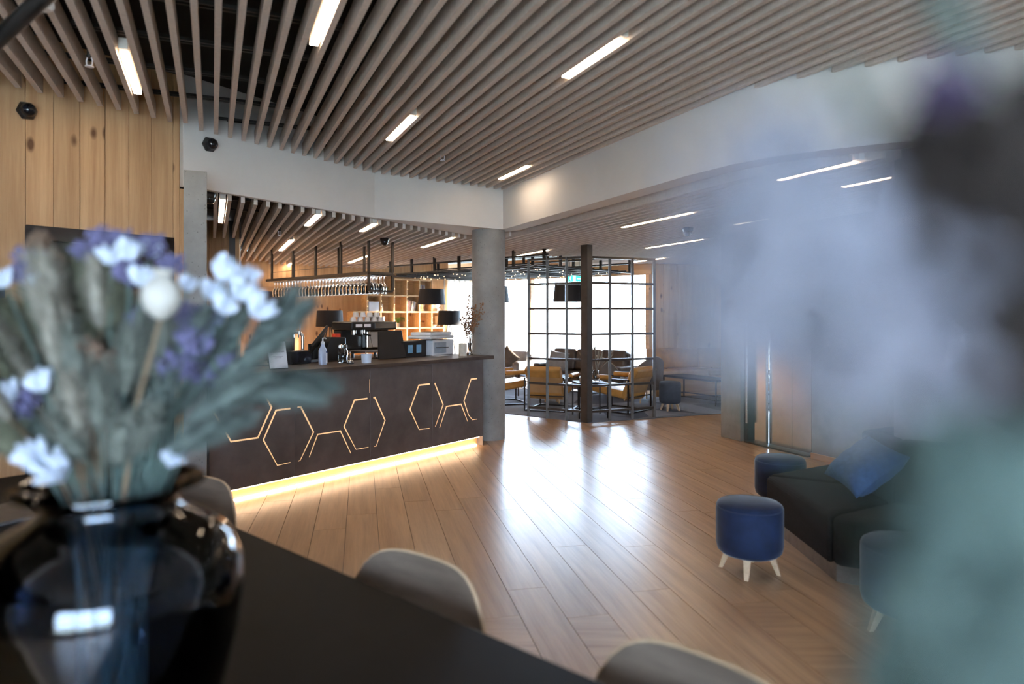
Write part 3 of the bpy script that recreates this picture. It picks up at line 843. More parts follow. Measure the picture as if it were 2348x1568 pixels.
# --- dried twigs in a slim vase
t = on_bar('twig_vase', 'slim glass vase with dried twigs against the column', 'vase', 1077, 813.5, 0)
MB().lathe([(0, 0), (.04, 0), (.035, .03), (.022, .1), (.028, .16), (.03, .16), (.026, .15), (.018, .1), (.03, .03), (0, .01)], n=18).build('vase_body', 'clear_glass', t, smooth=True)
r3 = random.Random(11)
for i in range(13):
    a = r3.uniform(-1.0, 1.0); L = r3.uniform(.38, .66)
    x1, z1 = math.sin(a * .62) * L * .62, .12 + math.cos(a * .62) * L
    b = r3.uniform(-.06, -.01) - max(0, x1) * .55
    if a > .1: x1 *= .9
    tw = MB().tube([(0, 0, .02), (x1 * .4, b * .4, .06 + z1 * .5), (x1, b, z1)], [.003, .0025, .0015], 5).build('twig', 'dry_brown', t)
    lf = MB()
    for j in range(26):
        u = r3.uniform(.45, 1.02); px_, pz_ = x1 * (u * u * .6 + u * .4), .06 + (z1 - .06) * u
        s = r3.uniform(.008, .016)
        lf.ell((px_ + r3.gauss(0, .014), b * u + r3.gauss(0, .012), pz_ + r3.gauss(0, .012)), (s, s * .6, s * .8), 5, 3, Matrix.Rotation(r3.random() * 3, 3, 'Y'))
    o = lf.build('dry_leaves', 'dry_rust' if a > .1 else 'dry_brown', tw)

# --- back counter and espresso machine
bc = thing('back_counter', 'dark work counter behind the bar', 'counter', BAR0 + NB * 1.35 + DB * .9, ANG_B)
MB().box(0, 2.75, 0, .6, 0, 1.05).build('body', 'door_dark', bc)
MB().box(-.02, 2.77, -.02, .62, 1.05, 1.09).build('top', 'bar_top', bc, bevel=.003)
for i in range(4): 
    d_ = MB().box(.02 + i * .685, .68 + i * .685, -.02, 0, .12, 1.02).build('door', 'bar_panel', bc, bevel=.002)
    MB().box(.1 + i * .685, .3 + i * .685, -.035, -.021, .93, .945).build('handle', 'steel', d_)
ez = 1.09
t = thing('espresso_machine', 'steel and black espresso machine with cups on top', 'coffee machine', (-1.98, 9.22, ez), CB - .1)
MB().box(-.36, .36, -.2, .25, .06, .10).build('drip_tray', 'steel', t, bevel=.008)
MB().box(-.02, .36, -.06, .25, .1, .36).build('body', 'steel', t, bevel=.03, seg=4)
MB().box(-.34, -.02, .05, .24, .1, .36).build('rear_body', 'plastic_black', t, bevel=.01)
MB().box(-.36, .36, -.22, .26, .36, .47).build('head', 'plastic_black', t, bevel=.02, seg=3)
MB().box(.0, .34, -.226, -.218, .385, .45).build('head_plate', 'steel', t)
for x in (-.3, -.17): 
    MB().box(x, x + .1, -.226, -.219, .40, .44).build('display', 'sign_white', t)
    g = MB().lathe([(.035, .30), (.035, .36), (0, .36)], (x + .04, -.12, 0), 14).build('group_head', 'chrome', t, smooth=True)
    MB().tube([(x + .04, -.14, .31), (x + .04, -.30, .29)], .012, 8).build('portafilter', 'plastic_black', g)
MB().tube([(-.04, -.16, .34), (-.03, -.19, .2), (-.02, -.2, .14)], .007, 6).build('steam_wand', 'chrome', t)
for x in (-.3, .3):
    for y in (-.15, .2): MB().lathe([(.02, 0), (.02, .06)], (x, y, 0), 10).build('foot', 'plastic_black', t)
cup_me = MB().lathe([(.03, 0), (.046, .055), (.043, .055), (.028, .004), (0, .004)], n=16).mesh('cup', 'ceramic', True)
cup_me2 = MB().lathe([(.046, 0), (.032, .055), (.03, .06), (0, .06)], n=16).mesh('cup', 'ceramic', True)
q = 0
for r_ in range(2):
    for i in range(5 - r_):
        x = -.26 + .11 * i + .055 * r_
        p = t.matrix_basis @ Vector((x, -.1 + .02 * r_, .472 + .062 * r_))
        o = link('coffee_cup', cup_me2); o.location = p
        tag(o, 'upturned grey cup on the espresso machine, %s row, %s from the till' % ('lower' if r_ == 0 else 'upper', ['first', 'second', 'third', 'fourth', 'fifth'][i]), 'cup', 'cups on the espresso machine')

# --- hanging glass rack
R0 = Vector((-2.09, 9.96, 0)); dR = Vector((-.716, .698, 0)); nR = Vector((.698, .716, 0)); aR = math.atan2(dR.y, dR.x)
RLEN, RWID, RZ = 3.2, -.42, 2.262
rk = thing('glass_rack', 'black steel rack hanging over the bar full of glasses', 'rack', (R0.x, R0.y, RZ), aR)
# local x along the rack, local y = left of it (world -nR)
for y in (0, RWID):
    MB().box(0, RLEN, y - .018, y + .018, -.02, .02).build('side_rail', 'bronze_metal', rk)
    for x in (0, .75, 1.5, 2.25, 3.0): MB().box(x - .016, x + .016, y - .016, y + .016, .02, Z2 + .12 - RZ).build('hanger_post', 'bronze_metal', rk)
    MB().box(-.016, .016, y - .016, y + .016, -.26, -.02).build('end_post', 'bronze_metal', rk)
MB().box(-.016, .016, RWID, 0, -.275, -.245).build('end_bar', 'bronze_metal', rk)
MB().box(-.016, .016, RWID, 0, -.02, .02).build('end_bar', 'bronze_metal', rk)
MB().tube([(0, -.1, .15), (RLEN, -.1, .15)], .004, 6).build('wire', 'rail_black', rk)
for j in range(5):
    MB().box(0, RLEN, RWID * (j + .5) / 5 - .006, RWID * (j + .5) / 5 + .006, -.03, -.022).build('glass_runner', 'steel', rk)
gm = MB().lathe([(.034, 0), (.034, -.003), (.006, -.010), (.0035, -.02), (.0035, -.095), (.022, -.115), (.040, -.155), (.041, -.20), (.033, -.262),
                 (.0315, -.262), (.0395, -.20), (.0385, -.156), (.019, -.118), (0, -.108)], n=12).mesh('wine_glass', 'clear_glass', True, 60)
ORD = ['first', 'second', 'third', 'fourth', 'fifth', 'sixth', 'seventh', 'eighth', 'ninth', 'tenth', 'eleventh', 'twelfth', 'thirteenth', 'fourteenth', 'fifteenth', 'sixteenth', 'seventeenth', 'eighteenth', 'nineteenth', 'twentieth',
       'twenty-first', 'twenty-second', 'twenty-third', 'twenty-fourth', 'twenty-fifth', 'twenty-sixth', 'twenty-seventh', 'twenty-eighth', 'twenty-ninth', 'thirtieth']
ROWS = ['back row', 'second row', 'third row', 'front row'][::-1]
for j in range(4):
    for i in range(30):
        p = rk.matrix_basis @ Vector((.05 + i * .104 + (j % 2) * .05, RWID * (j + 1.0) / 5, -.031))
        o = link('wine_glass', gm); o.location = p; o.rotation_euler = (0, 0, random.random() * 6)
        tag(o, 'hanging wine glass, %s from the open end of the rack, %s' % (ORD[i], ROWS[j]), 'glass', 'wine glasses hanging in the rack over the bar')
MB().box(.05, RLEN, RWID, 0, .021, .026).build('top_plate', 'rail_black', rk)

# --- dome cameras, sprinklers and detector
def dome_cam(label, p, nrm):
    n = Vector(nrm).normalized()
    t = thing('dome_camera', label, 'security camera', p)
    t.rotation_mode = 'QUATERNION'; t.rotation_quaternion = Vector((0, 0, 1)).rotation_difference(n)
    MB().lathe([(.068, 0), (.072, .02), (.06, .05), (0, .05)], n=6).build('housing', 'plastic_black', t, bevel=.006)
    MB().ell((0, 0, .055), (.052, .052, .05), 20, 12).build('dome', 'door_glass', t, smooth=True)
    return t
p = WL0 + DB * -1.16 - NB * -.058
dome_cam('dome camera on the pine wall under the slats', tuple((WL0 + DB * -1.155 + NB * .058)[:2]) + (ZA(250, 5.05),), -NB)
fd = (Vector((-1.60, 7.95, 0)) - Vector((-2.88, 5.98, 0))).normalized(); fnn = Vector((fd.y, -fd.x, 0))
yy = 6.14; pc = Vector((-2.88, 5.98, 0)) + fd * .24
dome_cam('dome camera on the white beam above the pier', (pc.x, pc.y, ZA(332, pc.y)), fnn)
pc = Vector((-2.88, 5.98, 0)) + fd * .33 - fnn * .12
dome_cam('dome camera under the white beam beside the pier', (pc.x, pc.y, BZ0), (0, 0, -1))
x, y = U(882, 546, Z2); dome_cam('dome camera on the slats above the glass rack', (x, y, Z2), (0, 0, -1))
x, y = U(1577, 522, Z2); dome_cam('dome camera on the slats behind the pale flowers', (x, y, Z2), (0, 0, -1))
def sprinkler(label, px, py, z):
    x, y = U(px, py, z); t = thing('sprinkler', label, 'sprinkler', (x, y, z))
    MB().tube([(0, 0, .30), (0, 0, .0)], .016, 8).build('pipe', 'rail_black', t)
    f = MB(); f.tube([(-.012, 0, 0), (-.02, 0, -.02), (-.018, 0, -.045), (0, 0, -.055), (.018, 0, -.045), (.02, 0, -.02), (.012, 0, 0)], .004, 6)
    f.build('yoke', 'sign_white', t); MB().lathe([(.026, -.06), (.026, -.056), (0, -.055)], n=14).build('deflector', 'sign_white', t)
sprinkler('white sprinkler head near the leftmost lamp', 205, 132, 3.31)
sprinkler('white sprinkler head above the kinked beam', 1015, 355, 3.31)
sprinkler('sprinkler head above the hanging lattice', 1116, 587, Z2)
sprinkler('sprinkler head over the bar slats', 641, 530, Z2)
x, y = U(95, 4, Z1); t = thing('smoke_detector', 'white smoke detector at the top corner behind the tube lamp', 'detector', (x, y, Z1))
MB().lathe([(.06, 0), (.06, -.02), (.045, -.04), (0, -.042)][::-1], n=24).build('housing', 'lamp_white', t, smooth=True)
# black tube pendant at the top left corner
ta, tb_ = Vector((XA(-60, 2.6), 2.6, ZA(140, 2.6))), Vector((XA(150, 2.45), 2.45, ZA(-52, 2.45)))
t = thing('tube_pendant', 'black tube lamp crossing the top left corner', 'pendant lamp', tuple((ta + tb_) / 2))
m_ = (ta + tb_) / 2
MB().tube([ta - m_, tb_ - m_], .03, 16).build('tube', 'black_metal', t, smooth=True)
for q in (ta, tb_): MB().tube([q - m_, (q.x - m_.x, q.y - m_.y, 3.45 - m_.z)], .004, 6).build('cable', 'rail_black', t)

# ================================================================== SHELF WALL AND LOUNGE
SH0 = wb0 + wb_d * 2.72 + wb_n * .012
sh = thing('cube_shelf', 'open pine cube shelf stepped along the far wall', 'shelf', SH0, wb_a)
CW, CHH, SD = .345, .385, .30
zrow = [0.0, .21, .58, .955, 1.335, 1.72, 2.105, 2.49]
cols_top = [5, 6, 6, 7, 7, 7, 5]         # stepped silhouette
pt = .016
def shelfbox(x0, x1, z0, z1, name): return MB().box(x0, x1, -SD, 0, z0, z1).build(name, 'shelf_wood', sh)
for c in range(8):
    h = max(cols_top[max(c - 1, 0)], cols_top[min(c, 6)])
    shelfbox(c * CW - pt, c * CW + pt, 0, zrow[h], 'upright')
for c in range(7):
    for r in range(1, cols_top[c] + 1):
        shelfbox(c * CW + pt, (c + 1) * CW - pt, zrow[r] - pt, zrow[r] + pt, 'shelf_board')
    for r in range(1, cols_top[c]):
        if (c * 3 + r) % 4 != 0:
            MB().box(c * CW + pt, (c + 1) * CW - pt, -.012, -.002, zrow[r] + pt, zrow[r + 1] - pt).build('back_panel', 'pine_far', sh)
def on_shelf(name, label, cat, c, r, dx=0, dy=-.15, rz=0, group=None):
    p = sh.matrix_basis @ Vector((c * CW + pt + dx, dy, zrow[r] + pt))
    return thing(name, label, cat, p, wb_a + rz, group)
def book(c, r, dx, w, h, mat, label, tilt=0, depth=.18):
    t = on_shelf('book', label, 'book', c, r, dx, -.17, 0, 'books on the cube shelf')
    M = Matrix.Rotation(tilt, 4, 'Y')
    for nm, m_, b in (('cover', mat, (0, w, -depth / 2, depth / 2, 0, h)), ('pages', 'paper', (.003, w - .003, -depth / 2 - .001, depth / 2 - .004, h, h + .002))):
        k = MB().box(*b); k.v = [tuple(M @ Vector(p)) for p in k.v]; k.build(nm, m_, t)
for i, (dx, w, h, m_, tl_) in enumerate(((.03, .035, .27, 'book_dark', 0), (.068, .03, .27, 'book_dark', 0), (.11, .028, .25, 'book_cream', .2), (.15, .025, .24, 'paper', .22), (.19, .025, .23, 'book_cream', .2))):
    book(4, 5, dx, w, h, m_, ['dark red book, first in the middle shelf row', 'dark red book, second in the middle shelf row', 'leaning cream book beside the dark red ones', 'leaning white book in the middle shelf row', 'leaning cream book, last in the middle shelf row'][i], tl_)
for i, (dx, h, m_) in enumerate(((.03, .26, 'book_grey'), (.075, .24, 'book_dark'), (.115, .25, 'book_grey'))):
    book(5, 6, dx, .035, h, m_, ['grey book in the top shelf row behind the lamp', 'dark book in the top shelf row behind the lamp', 'grey book next to the black lamp shade, top row'][i])
book(2, 5, .03, .03, .16, 'book_cream', 'short cream book alone in its shelf cube')
book(2, 4, .0, .025, .25, 'book_grey', 'grey book beside the black speaker on the shelf', .0)
book(2, 4, .05, .025, .26, 'paper', 'white book leaning beside the black speaker', .12)
book(6, 4, .05, .03, .10, 'paper', 'small white book lying tilted in the lowest right cube', .9)
book(6, 4, .22, .025, .27, 'book_cream', 'cream book standing at the right end of the shelf', -.08)
t = on_shelf('speaker_box', 'black speaker box in the shelf above the cups', 'speaker', 1, 4, .02, -.2)
MB().box(0, .27, -.1, .1, 0, .3).build('cabinet', 'plastic_black', t, bevel=.01)
MB().lathe([(.07, 0), (.06, .01), (0, .004)], n=20).build('cone', 'book_grey', t).matrix_local = Matrix.Translation((.12, -.101, .17)) @ Matrix.Rotation(R(90), 4, 'X')
t = on_shelf('white_box', 'white storage box above the black speaker', 'box', 1, 5, .02, -.2)
MB().box(0, .26, -.1, .1, 0, .19).build('body', 'plastic_white', t, bevel=.008); MB().box(-.005, .265, -.105, .105, .19, .22).build('lid', 'plastic_white', t, bevel=.006)
t = on_shelf('ornament', 'white shell ornament at the right end of the shelf', 'ornament', 6, 5, .02, -.16)
MB().lathe([(.10, 0), (.12, .06), (.11, .07), (.08, .02), (0, .02)], (.14, 0, 0), 20).build('bowl', 'pot_grey', t, smooth=True)
MB().ell((.14, 0, .17), (.13, .09, .12), 14, 8).build('shell', 'paper', t, smooth=True)
t = on_shelf('vase_ornament', 'pale figure ornament beside the white shell', 'ornament', 5, 5, .05, -.18)
MB().lathe([(.05, 0), (.06, .03), (.03, .08), (.055, .16), (.03, .24), (.02, .26), (0, .26)], (.08, 0, 0), 16).build('body', 'candle_wax', t, smooth=True)
def spider(name, label, c, r, dx, n, L, seed):
    t = on_shelf(name, label, 'plant', c, r, dx, -.17)
    MB().lathe([(.05, 0), (.065, .11), (.058, .11), (.045, .08), (0, .08)], n=18).build('pot', 'pot_grey', t, smooth=True)
    g = random.Random(seed)
    for i in range(n):
        a = g.random() * 6.28; l = L * g.uniform(.6, 1.1)
        pts = [(0, 0, .08), (math.cos(a) * l * .35, math.sin(a) * l * .25, .08 + l * .8), (math.cos(a) * l * .8, math.sin(a) * l * .4, .08 + l * .75), (math.cos(a) * l * 1.05, math.sin(a) * l * .45, .08 + l * .3)]
        MB().tube(pts, [.004, .007, .006, .002], 4).build('leaf', 'green_leaf', t)
spider('spider_plant', 'green spider plant in a grey pot on the shelf', 3, 4, .15, 22, .2, 4)
spider('potted_plant', 'small green plant on the shelf under the glass rack', 2, 6, .15, 14, .13, 9)

# --- lamps
def pendant(label, px, y, yt, yb, wt, wbm, ztop=Z2):
    x = XA(px, y); zt, zb = ZA(yt, y), ZA(yb, y); k = y / FPX / 2
    t = thing('pendant_lamp', label, 'pendant lamp', (x, y, zb))
    r0, r1 = wbm * k, wt * k; h = zt - zb
    MB().lathe([(r0, 0), (r1, h), (r1 - .006, h), (r0 - .006, 0), (r0, 0)], n=40).build('lamp_shade', 'shade_black', t, smooth=True, ang=60)
    MB().tube([(0, 0, h - .02), (0, 0, ztop + .1 - zb)], .005, 6).build('cable', 'rail_black', t)
    c = MB();
    for a in (0, 2.09, 4.19): c.bar((0, 0, h - .03), (r1 * math.cos(a), r1 * math.sin(a), h - .03), .006)
    c.build('spider', 'rail_black', t); MB().ell((0, 0, h * .5), (.04, .04, .06), 12, 8).build('bulb', 'lamp_white', t, smooth=True)
pendant('black drum pendant hanging before the shelf end', 990, 14.0, 663, 698, 56, 64)
pendant('big black drum pendant behind the metal screen post', 1306, 13.0, 650, 692, 68, 77)
pendant('black drum pendant half hidden by the round column', 1132, 13.6, 656, 694, 64, 72)
def floor_lamp(label, px, y, yt, yb, w):
    x = XA(px, y); zt, zb = ZA(yt, y), ZA(yb, y); k = y / FPX / 2
    t = thing('floor_lamp', label, 'floor lamp', (x, y, .01)); r = w * k
    MB().lathe([(r, zb), (r * .92, zt), (r * .92 - .006, zt), (r - .006, zb), (r, zb)], n=36).build('lamp_shade', 'shade_black', t, smooth=True, ang=60)
    for a in (R(100), R(215), R(325)):
        MB().tube([(.03 * math.cos(a), .03 * math.sin(a), zb + .05), (.34 * math.cos(a), .34 * math.sin(a), 0.008)], .012, 6).build('leg', 'black_metal', t)
    MB().tube([(0, 0, zb - .06), (0, 0, zt - .04)], .01, 6).build('pole', 'black_metal', t)
floor_lamp('black drum floor lamp behind the touch till', 756, 13.4, 713, 750, 62)
floor_lamp('black drum floor lamp behind the dried twigs', 1030, 15.3, 713, 746, 54)

# --- hanging lattice with string lights
LAT = Vector((.58, 11.1, 0)); lx = Vector((-.742, .670, 0)); ly = Vector((.670, .742, 0)); LZ = 2.45
lat = thing('ceiling_lattice', 'black metal lattice hanging under the lounge ceiling', 'lattice', (LAT.x, LAT.y, LZ), math.atan2(lx.y, lx.x))
LA, LB_ = 4.2, -2.6      # local x along lx, local -y along ly
for i in range(15):
    x = LA * i / 14; MB().box(x - .011, x + .011, LB_, 0, -.012, .012).build('cross_bar', 'black_metal', lat)
for i in range(11):
    y = LB_ * i / 10; MB().box(0, LA, y - .011, y + .011, .013, .036).build('long_bar', 'black_metal', lat)
for i in range(7):
    for j, y in enumerate((-.01, LB_ * .5, LB_ + .01)):
        x = .08 + (LA - .16) * i / 6; zt = 3.03 - LZ
        MB().box(x - .022, x + .022, y - .022, y + .022, .036, zt).build('hanger_post', 'black_metal', lat)
for y in (-.01, LB_ * .5, LB_ + .01): MB().box(0, LA, y - .015, y + .015, .17, .2).build('upper_rail', 'black_metal', lat)
sl = thing('string_lights', 'string of tiny warm bulbs wound around the lattice', 'string lights', (LAT.x, LAT.y, LZ), math.atan2(lx.y, lx.x))
wi = MB(); bu = MB(); r4 = random.Random(5); pts = []
for i in range(60):
    u = i / 59; x = LA * u; y = LB_ * (.5 + .48 * math.sin(i * .9)); pts.append((x, y, -.022 + r4.uniform(-.02, .0)))
wi.tube(pts, .0025, 4)
for i in range(80):
    k_ = r4.randrange(59); a, b = Vector(pts[k_]), Vector(pts[k_ + 1]); p = a.lerp(b, r4.random())
    bu.ell((p.x, p.y, p.z - .012), (.007, .007, .008), 6, 4)
wi.build('wire', 'rail_black', sl); o = bu.build('bulbs', 'bulb_glow', sl); o['kind'] = 'stuff'
sl2 = thing('string_lights', 'string of tiny warm bulbs trailing over the cube shelf', 'string lights', SH0, wb_a)
wi = MB(); bu = MB()
pts = []
for c_, z_a, z_b in ((7, 4, 5), (6, 6, 4), (5, 4, 6.8), (4, 6.9, 4), (3, 4, 6.9), (2, 6, 4), (1, 4, 6)):
    za, zb = [zrow[int(q)] + (q - int(q)) * .38 for q in (z_a, z_b)]
    pts += [(c_ * CW + .004, -SD - .01, za), (c_ * CW - .004, -SD - .012, (za + zb) / 2), (c_ * CW + .003, -SD - .01, zb)]
wi.tube(pts, .0025, 4)
for a, b in zip(pts[:-1], pts[1:]):
    if abs(a[0] - b[0]) < .05:
        for j in range(3): p = Vector(a).lerp(Vector(b), j / 3); bu.ell((p.x, p.y - .01, p.z), (.008, .008, .008), 6, 4)
wi.build('wire', 'rail_black', sl2); o = bu.build('bulbs', 'bulb_glow', sl2); o['kind'] = 'stuff'

# --- exit sign
es = thing('exit_sign', 'green exit sign hanging before the lounge windows', 'sign', (XA(1316, 14.6), 14.6, 2.36))
emit('exit_green', (.03, .55, .36), 1.6); emit('exit_white', (.8, .95, .9), 1.2)
MB().box(-.16, .16, -.015, .015, 0, .14).build('panel', 'exit_green', es)
k = MB(); k.box(-.02, .035, -.017, -.0155, .015, .125); k.box(.07, .14, -.017, -.0155, .055, .075)
k.ell((-.075, -.016, .11), (.012, .001, .012), 10, 6); k.bar((-.075, -.016, .1), (-.085, -.016, .06), .018, .001, up=(0, 1, 0)); k.bar((-.085, -.016, .06), (-.06, -.016, .02), .01, .001, up=(0, 1, 0)); k.bar((-.085, -.016, .06), (-.12, -.016, .03), .01, .001, up=(0, 1, 0))
k.build('pictogram', 'exit_white', es)
for x in (-.12, .12): MB().tube([(x, 0, .14), (x, 0, .5)], .004, 5).build('hanger', 'rail_black', es)

# --- curtain
ct = MB(); n = 40; vs = []; fs = []
for i in range(n + 1):
    u = i / n; x = -.45 + .75 * u; y = .05 * math.sin(u * 34)
    vs += [(x, y, .02), (x, y, 2.6), (x, y + .012, 2.6), (x, y + .012, .02)]
for i in range(n):
    o_ = 4 * i; fs += [(o_, o_ + 4, o_ + 5, o_ + 1), (o_ + 3, o_ + 2, o_ + 6, o_ + 7), (o_ + 1, o_ + 5, o_ + 6, o_ + 2), (o_, o_ + 3, o_ + 7, o_ + 4)]
o = ct.add(vs, fs).build('curtain', 'curtain_white', smooth=True, loc=(-1.38, 17.25, 0), rz=R(-10)); tag(o, 'white curtain gathered beside the far window', 'curtain')

# --- metal grid screen
PC = (1.147, 10.5)
scn = thing('grid_screen', 'bronze metal grid screen with a thick corner post', 'room divider', (PC[0], PC[1], 0))
MB().box(-.065, .065, -.065, .065, 0, 2.725).build('corner_post', 'bronze_metal', scn, bevel=.004).rotation_euler = (0, 0, R(45))
for end in ((.268, 11.04), (2.289, 10.99)):
    d = Vector((end[0] - PC[0], end[1] - PC[1], 0))
    for i in range(1, 4):
        p = d * (i / 3); MB().box(p.x - .021, p.x + .021, p.y - .021, p.y + .021, 0.008, 2.555).build('upright', 'bronze_metal', scn)
    for z in (.16, .555, .95, 1.35, 1.75, 2.145, 2.54):
        MB().bar((0, 0, z), (d.x, d.y, z), .034, .036).build('grid_bar', 'bronze_metal', scn)

# --- tan leather lounge chairs: local +y is where the sitter looks
def lounge_chair(label, loc, rz):
    t = thing('lounge_chair', label, 'armchair', (loc[0], loc[1], .01), rz, 'tan leather lounge chairs')
    W, D = .36, .40
    for s in (-1, 1):
        x = s * W
        k = MB()
        k.bar((x, -D, 0), (x, -D, .56), .022); k.bar((x, D, 0), (x, D, .56), .022); k.bar((x, -D, .011), (x, D, .011), .022); k.bar((x, -D - .011, .56), (x, D + .011, .56), .022)
        k.build('side_frame', 'black_metal', t)
        MB().tube([(x, -.06, .585), (x, .34, .585)], .042, 12).build('armrest', 'leather_tan', t, smooth=True)
    for y_, z_ in ((-D, .011), (D, .011), (-D, .27), (D, .27), (-D, .5)): MB().bar((-W, y_, z_), (W, y_, z_), .018).build('cross_bar', 'black_metal', t)
    k = MB().obox((0, .02, .335), (.30, 0, 0), (0, .36, .05), (0, -.008, .065)); k.build('seat_cushion', 'leather_tan', t, bevel=.035, seg=4)
    k = MB().obox((0, -.36, .49), (.31, 0, 0), (0, -.11, .25), (0, .05, .02)); k.build('backrest', 'leather_tan', t, bevel=.03, seg=4)
    k = MB().obox((0, -.385, .44), (.30, 0, 0), (0, -.105, .235), (0, .012, .005)); k.build('back_panel', 'leather_back', t, bevel=.01)
    k = MB().obox((0, -.455, .675), (.315, 0, 0), (0, -.045, .075), (0, .06, .03)); k.build('head_cushion', 'leather_tan', t, bevel=.03, seg=4)
    return t
lounge_chair('tan leather lounge chair seen from behind through the screen', (.70, 11.95), R(-22))
lounge_chair('tan leather lounge chair turned sideways behind the screen', (1.86, 11.8), R(48))
lounge_chair('tan leather lounge chair half hidden by the round column', (-.18, 12.75), R(-70))
lounge_chair('tan lounge chair at the edge of the lift wall', (4.8, 12.2), R(100))
# small wooden legged stool in front of the first chair (its legs show below)
# --- tables
def frame_table(name, label, loc, rz, w, d, h, mat_top='table_dark', g=None, low=True):
    t = thing(name, label, 'table', (loc[0], loc[1], .01), rz, g)
    for x in (-w / 2, w / 2):
        for y in (-d / 2, d / 2): MB().box(x - .01, x + .01, y - .01, y + .01, 0, h - .012).build('leg', 'black_metal', t)
    k = MB()
    for z in ((.1, h - .02) if low else (h - .02,)):
        for s in (-1, 1):
            k.bar((-w / 2, s * d / 2, z), (w / 2, s * d / 2, z), .018); k.bar((s * w / 2, -d / 2, z), (s * w / 2, d / 2, z), .018)
    k.build('frame', 'black_metal', t)
    MB().box(-w / 2 - .01, w / 2 + .01, -d / 2 - .01, d / 2 + .01, h - .012, h + .008).build('tabletop', mat_top, t, bevel=.003)
    return t
st = frame_table('side_table', 'square metal side table right behind the screen post', (1.26, 11.05), R(8), .46, .46, .55)
frame_table('coffee_table', 'low dark coffee table behind the first tan chair', (.75, 13.75), R(-35), 1.1, .6, .42, low=False)
frame_table('low_table', 'long metal low table before the tan bench', (3.55, 12.95), R(-58), 1.3, .55, .46)
# --- vase with spiky dried leaves, candle glass on the side table
t = thing('leaf_vase', 'glass vase with spiky dried leaves on the side table', 'vase', (1.36, 11.12, .568))
MB().lathe([(0, 0), (.06, 0), (.075, .05), (.06, .13), (.045, .17), (.05, .18), (.046, .18), (.04, .168), (.055, .13), (.069, .05), (.054, .008), (0, .008)], n=22).build('vase_body', 'clear_glass', t, smooth=True)
r5 = random.Random(8)
for i in range(14):
    a = r5.uniform(-1, 1); L = r5.uniform(.42, .6); x1 = math.sin(a * .7) * L; z1 = .1 + math.cos(a * .7) * L; b = r5.uniform(-.08, .08)
    MB().tube([(x1 * .02, b * .1, .03), (x1 * .35, b * .3, .1 + z1 * .3), (x1 * .75, b * .8, z1 * .78), (x1, b, z1)], [.004, .006, .016, .002], 5).build('spiky_leaf', 'plume_beige' if i % 3 else 'dry_brown', t)
t = thing('candle_glass', 'small white candle glass on the side table', 'candle', (1.12, 10.98, .568))
MB().lathe([(0, 0), (.035, 0), (.038, .085), (.033, .085), (.03, .06), (0, .06)], n=16).build('cup', 'ceramic', t, smooth=True)
MB().lathe([(0, .061), (.028, .061), (.028, .07), (0, .07)], n=12).build('wax', 'candle_wax', t)
# --- sofas
def sofa(name, label, loc, rz, L, mat, seats=3, hb=.86, extra=None):
    t = thing(name, label, 'sofa', (loc[0], loc[1], .01), rz)
    MB().box(-L / 2, L / 2, -.42, .40, .10, .24).build('base', mat, t, bevel=.02)
    MB().box(-L / 2 + .12, L / 2 - .12, .22, .44, .22, hb - .06).build('back_frame', mat, t, bevel=.03)
    for s in (-1, 1): MB().box(s * L / 2 - (.16 if s > 0 else 0), s * L / 2 + (.16 if s < 0 else 0), -.42, .40, .22, .60).build('arm', mat, t, bevel=.05, seg=4)
    w = (L - .32) / seats
    for i in range(seats):
        x0 = -L / 2 + .16 + i * w
        MB().box(x0 + .004, x0 + w - .004, -.42, .2, .24, .44).build('seat_cushion', mat, t, bevel=.045, seg=4)
        MB().obox((x0 + w / 2, .19, hb - .23), (w / 2 - .008, 0, 0), (0, .05, .23), (0, .11, -.02)).build('back_cushion', mat, t, bevel=.06, seg=4)
    for x in (-L / 2 + .08, L / 2 - .08):
        for y in (-.36, .34): MB().box(x - .02, x + .02, y - .02, y + .02, 0, .1).build('leg', 'black_metal', t)
    return t
wn = Vector((wdir.y, -wdir.x, 0)) / wlen
sofa('sofa', 'dark brown leather sofa under the lounge windows', (1.55, 14.55), wang, 2.15, 'leather_brown', 3, .90)
sofa('sofa', 'light grey sofa beside the round column under the window', (-.35, 16.0), wang, 1.9, 'fabric_grey', 2, .80)
def pillow(label, loc, rot, w, mat, name='cushion', th=.075):
    n = 12; vs = []; fs = []
    for sgn in (1, -1):
        for i in range(n + 1):
            for j in range(n + 1):
                u, v = -1 + 2 * i / n, -1 + 2 * j / n
                e = max(0, (1 - u ** 4)) * max(0, (1 - v ** 4))
                pin = 1 - .10 * (1 - u * u) * (abs(v) ** 3) ; pin2 = 1 - .10 * (1 - v * v) * (abs(u) ** 3)
                vs.append((u * w / 2 * pin2, v * w / 2 * pin, sgn * (th * e ** .6 + .004) + .006 * math.sin(5 * u + 3 * v) * e + .005 * math.sin(11 * v - 4 * u) * e))
    q = (n + 1) ** 2
    for i in range(n):
        for j in range(n):
            a = i * (n + 1) + j; fs.append((a, a + n + 1, a + n + 2, a + 1)); fs.append((q + a, q + a + 1, q + a + n + 2, q + a + n + 1))
    for i in range(n):
        for (a, b) in ((i, i + 1), ((n) * (n + 1) + i + 1, n * (n + 1) + i), ((i + 1) * (n + 1), i * (n + 1)), (i * (n + 1) + n, (i + 1) * (n + 1) + n)):
            fs.append((a, b, q + b, q + a))
    o = MB().add(vs, fs).build(name, mat, smooth=True, ang=70)
    o.location = loc; o.rotation_euler = rot
    return tag(o, label, 'cushion')
pillow('taupe cushion standing on the light grey sofa', (-.12, 15.55, .66), (R(72), R(42), wang + .2), .46, 'fabric_taupe')
pillow('grey cushion leaning on the brown sofa', (.98, 14.75, .66), (R(65), R(10), wang + .3), .44, 'fabric_grey')
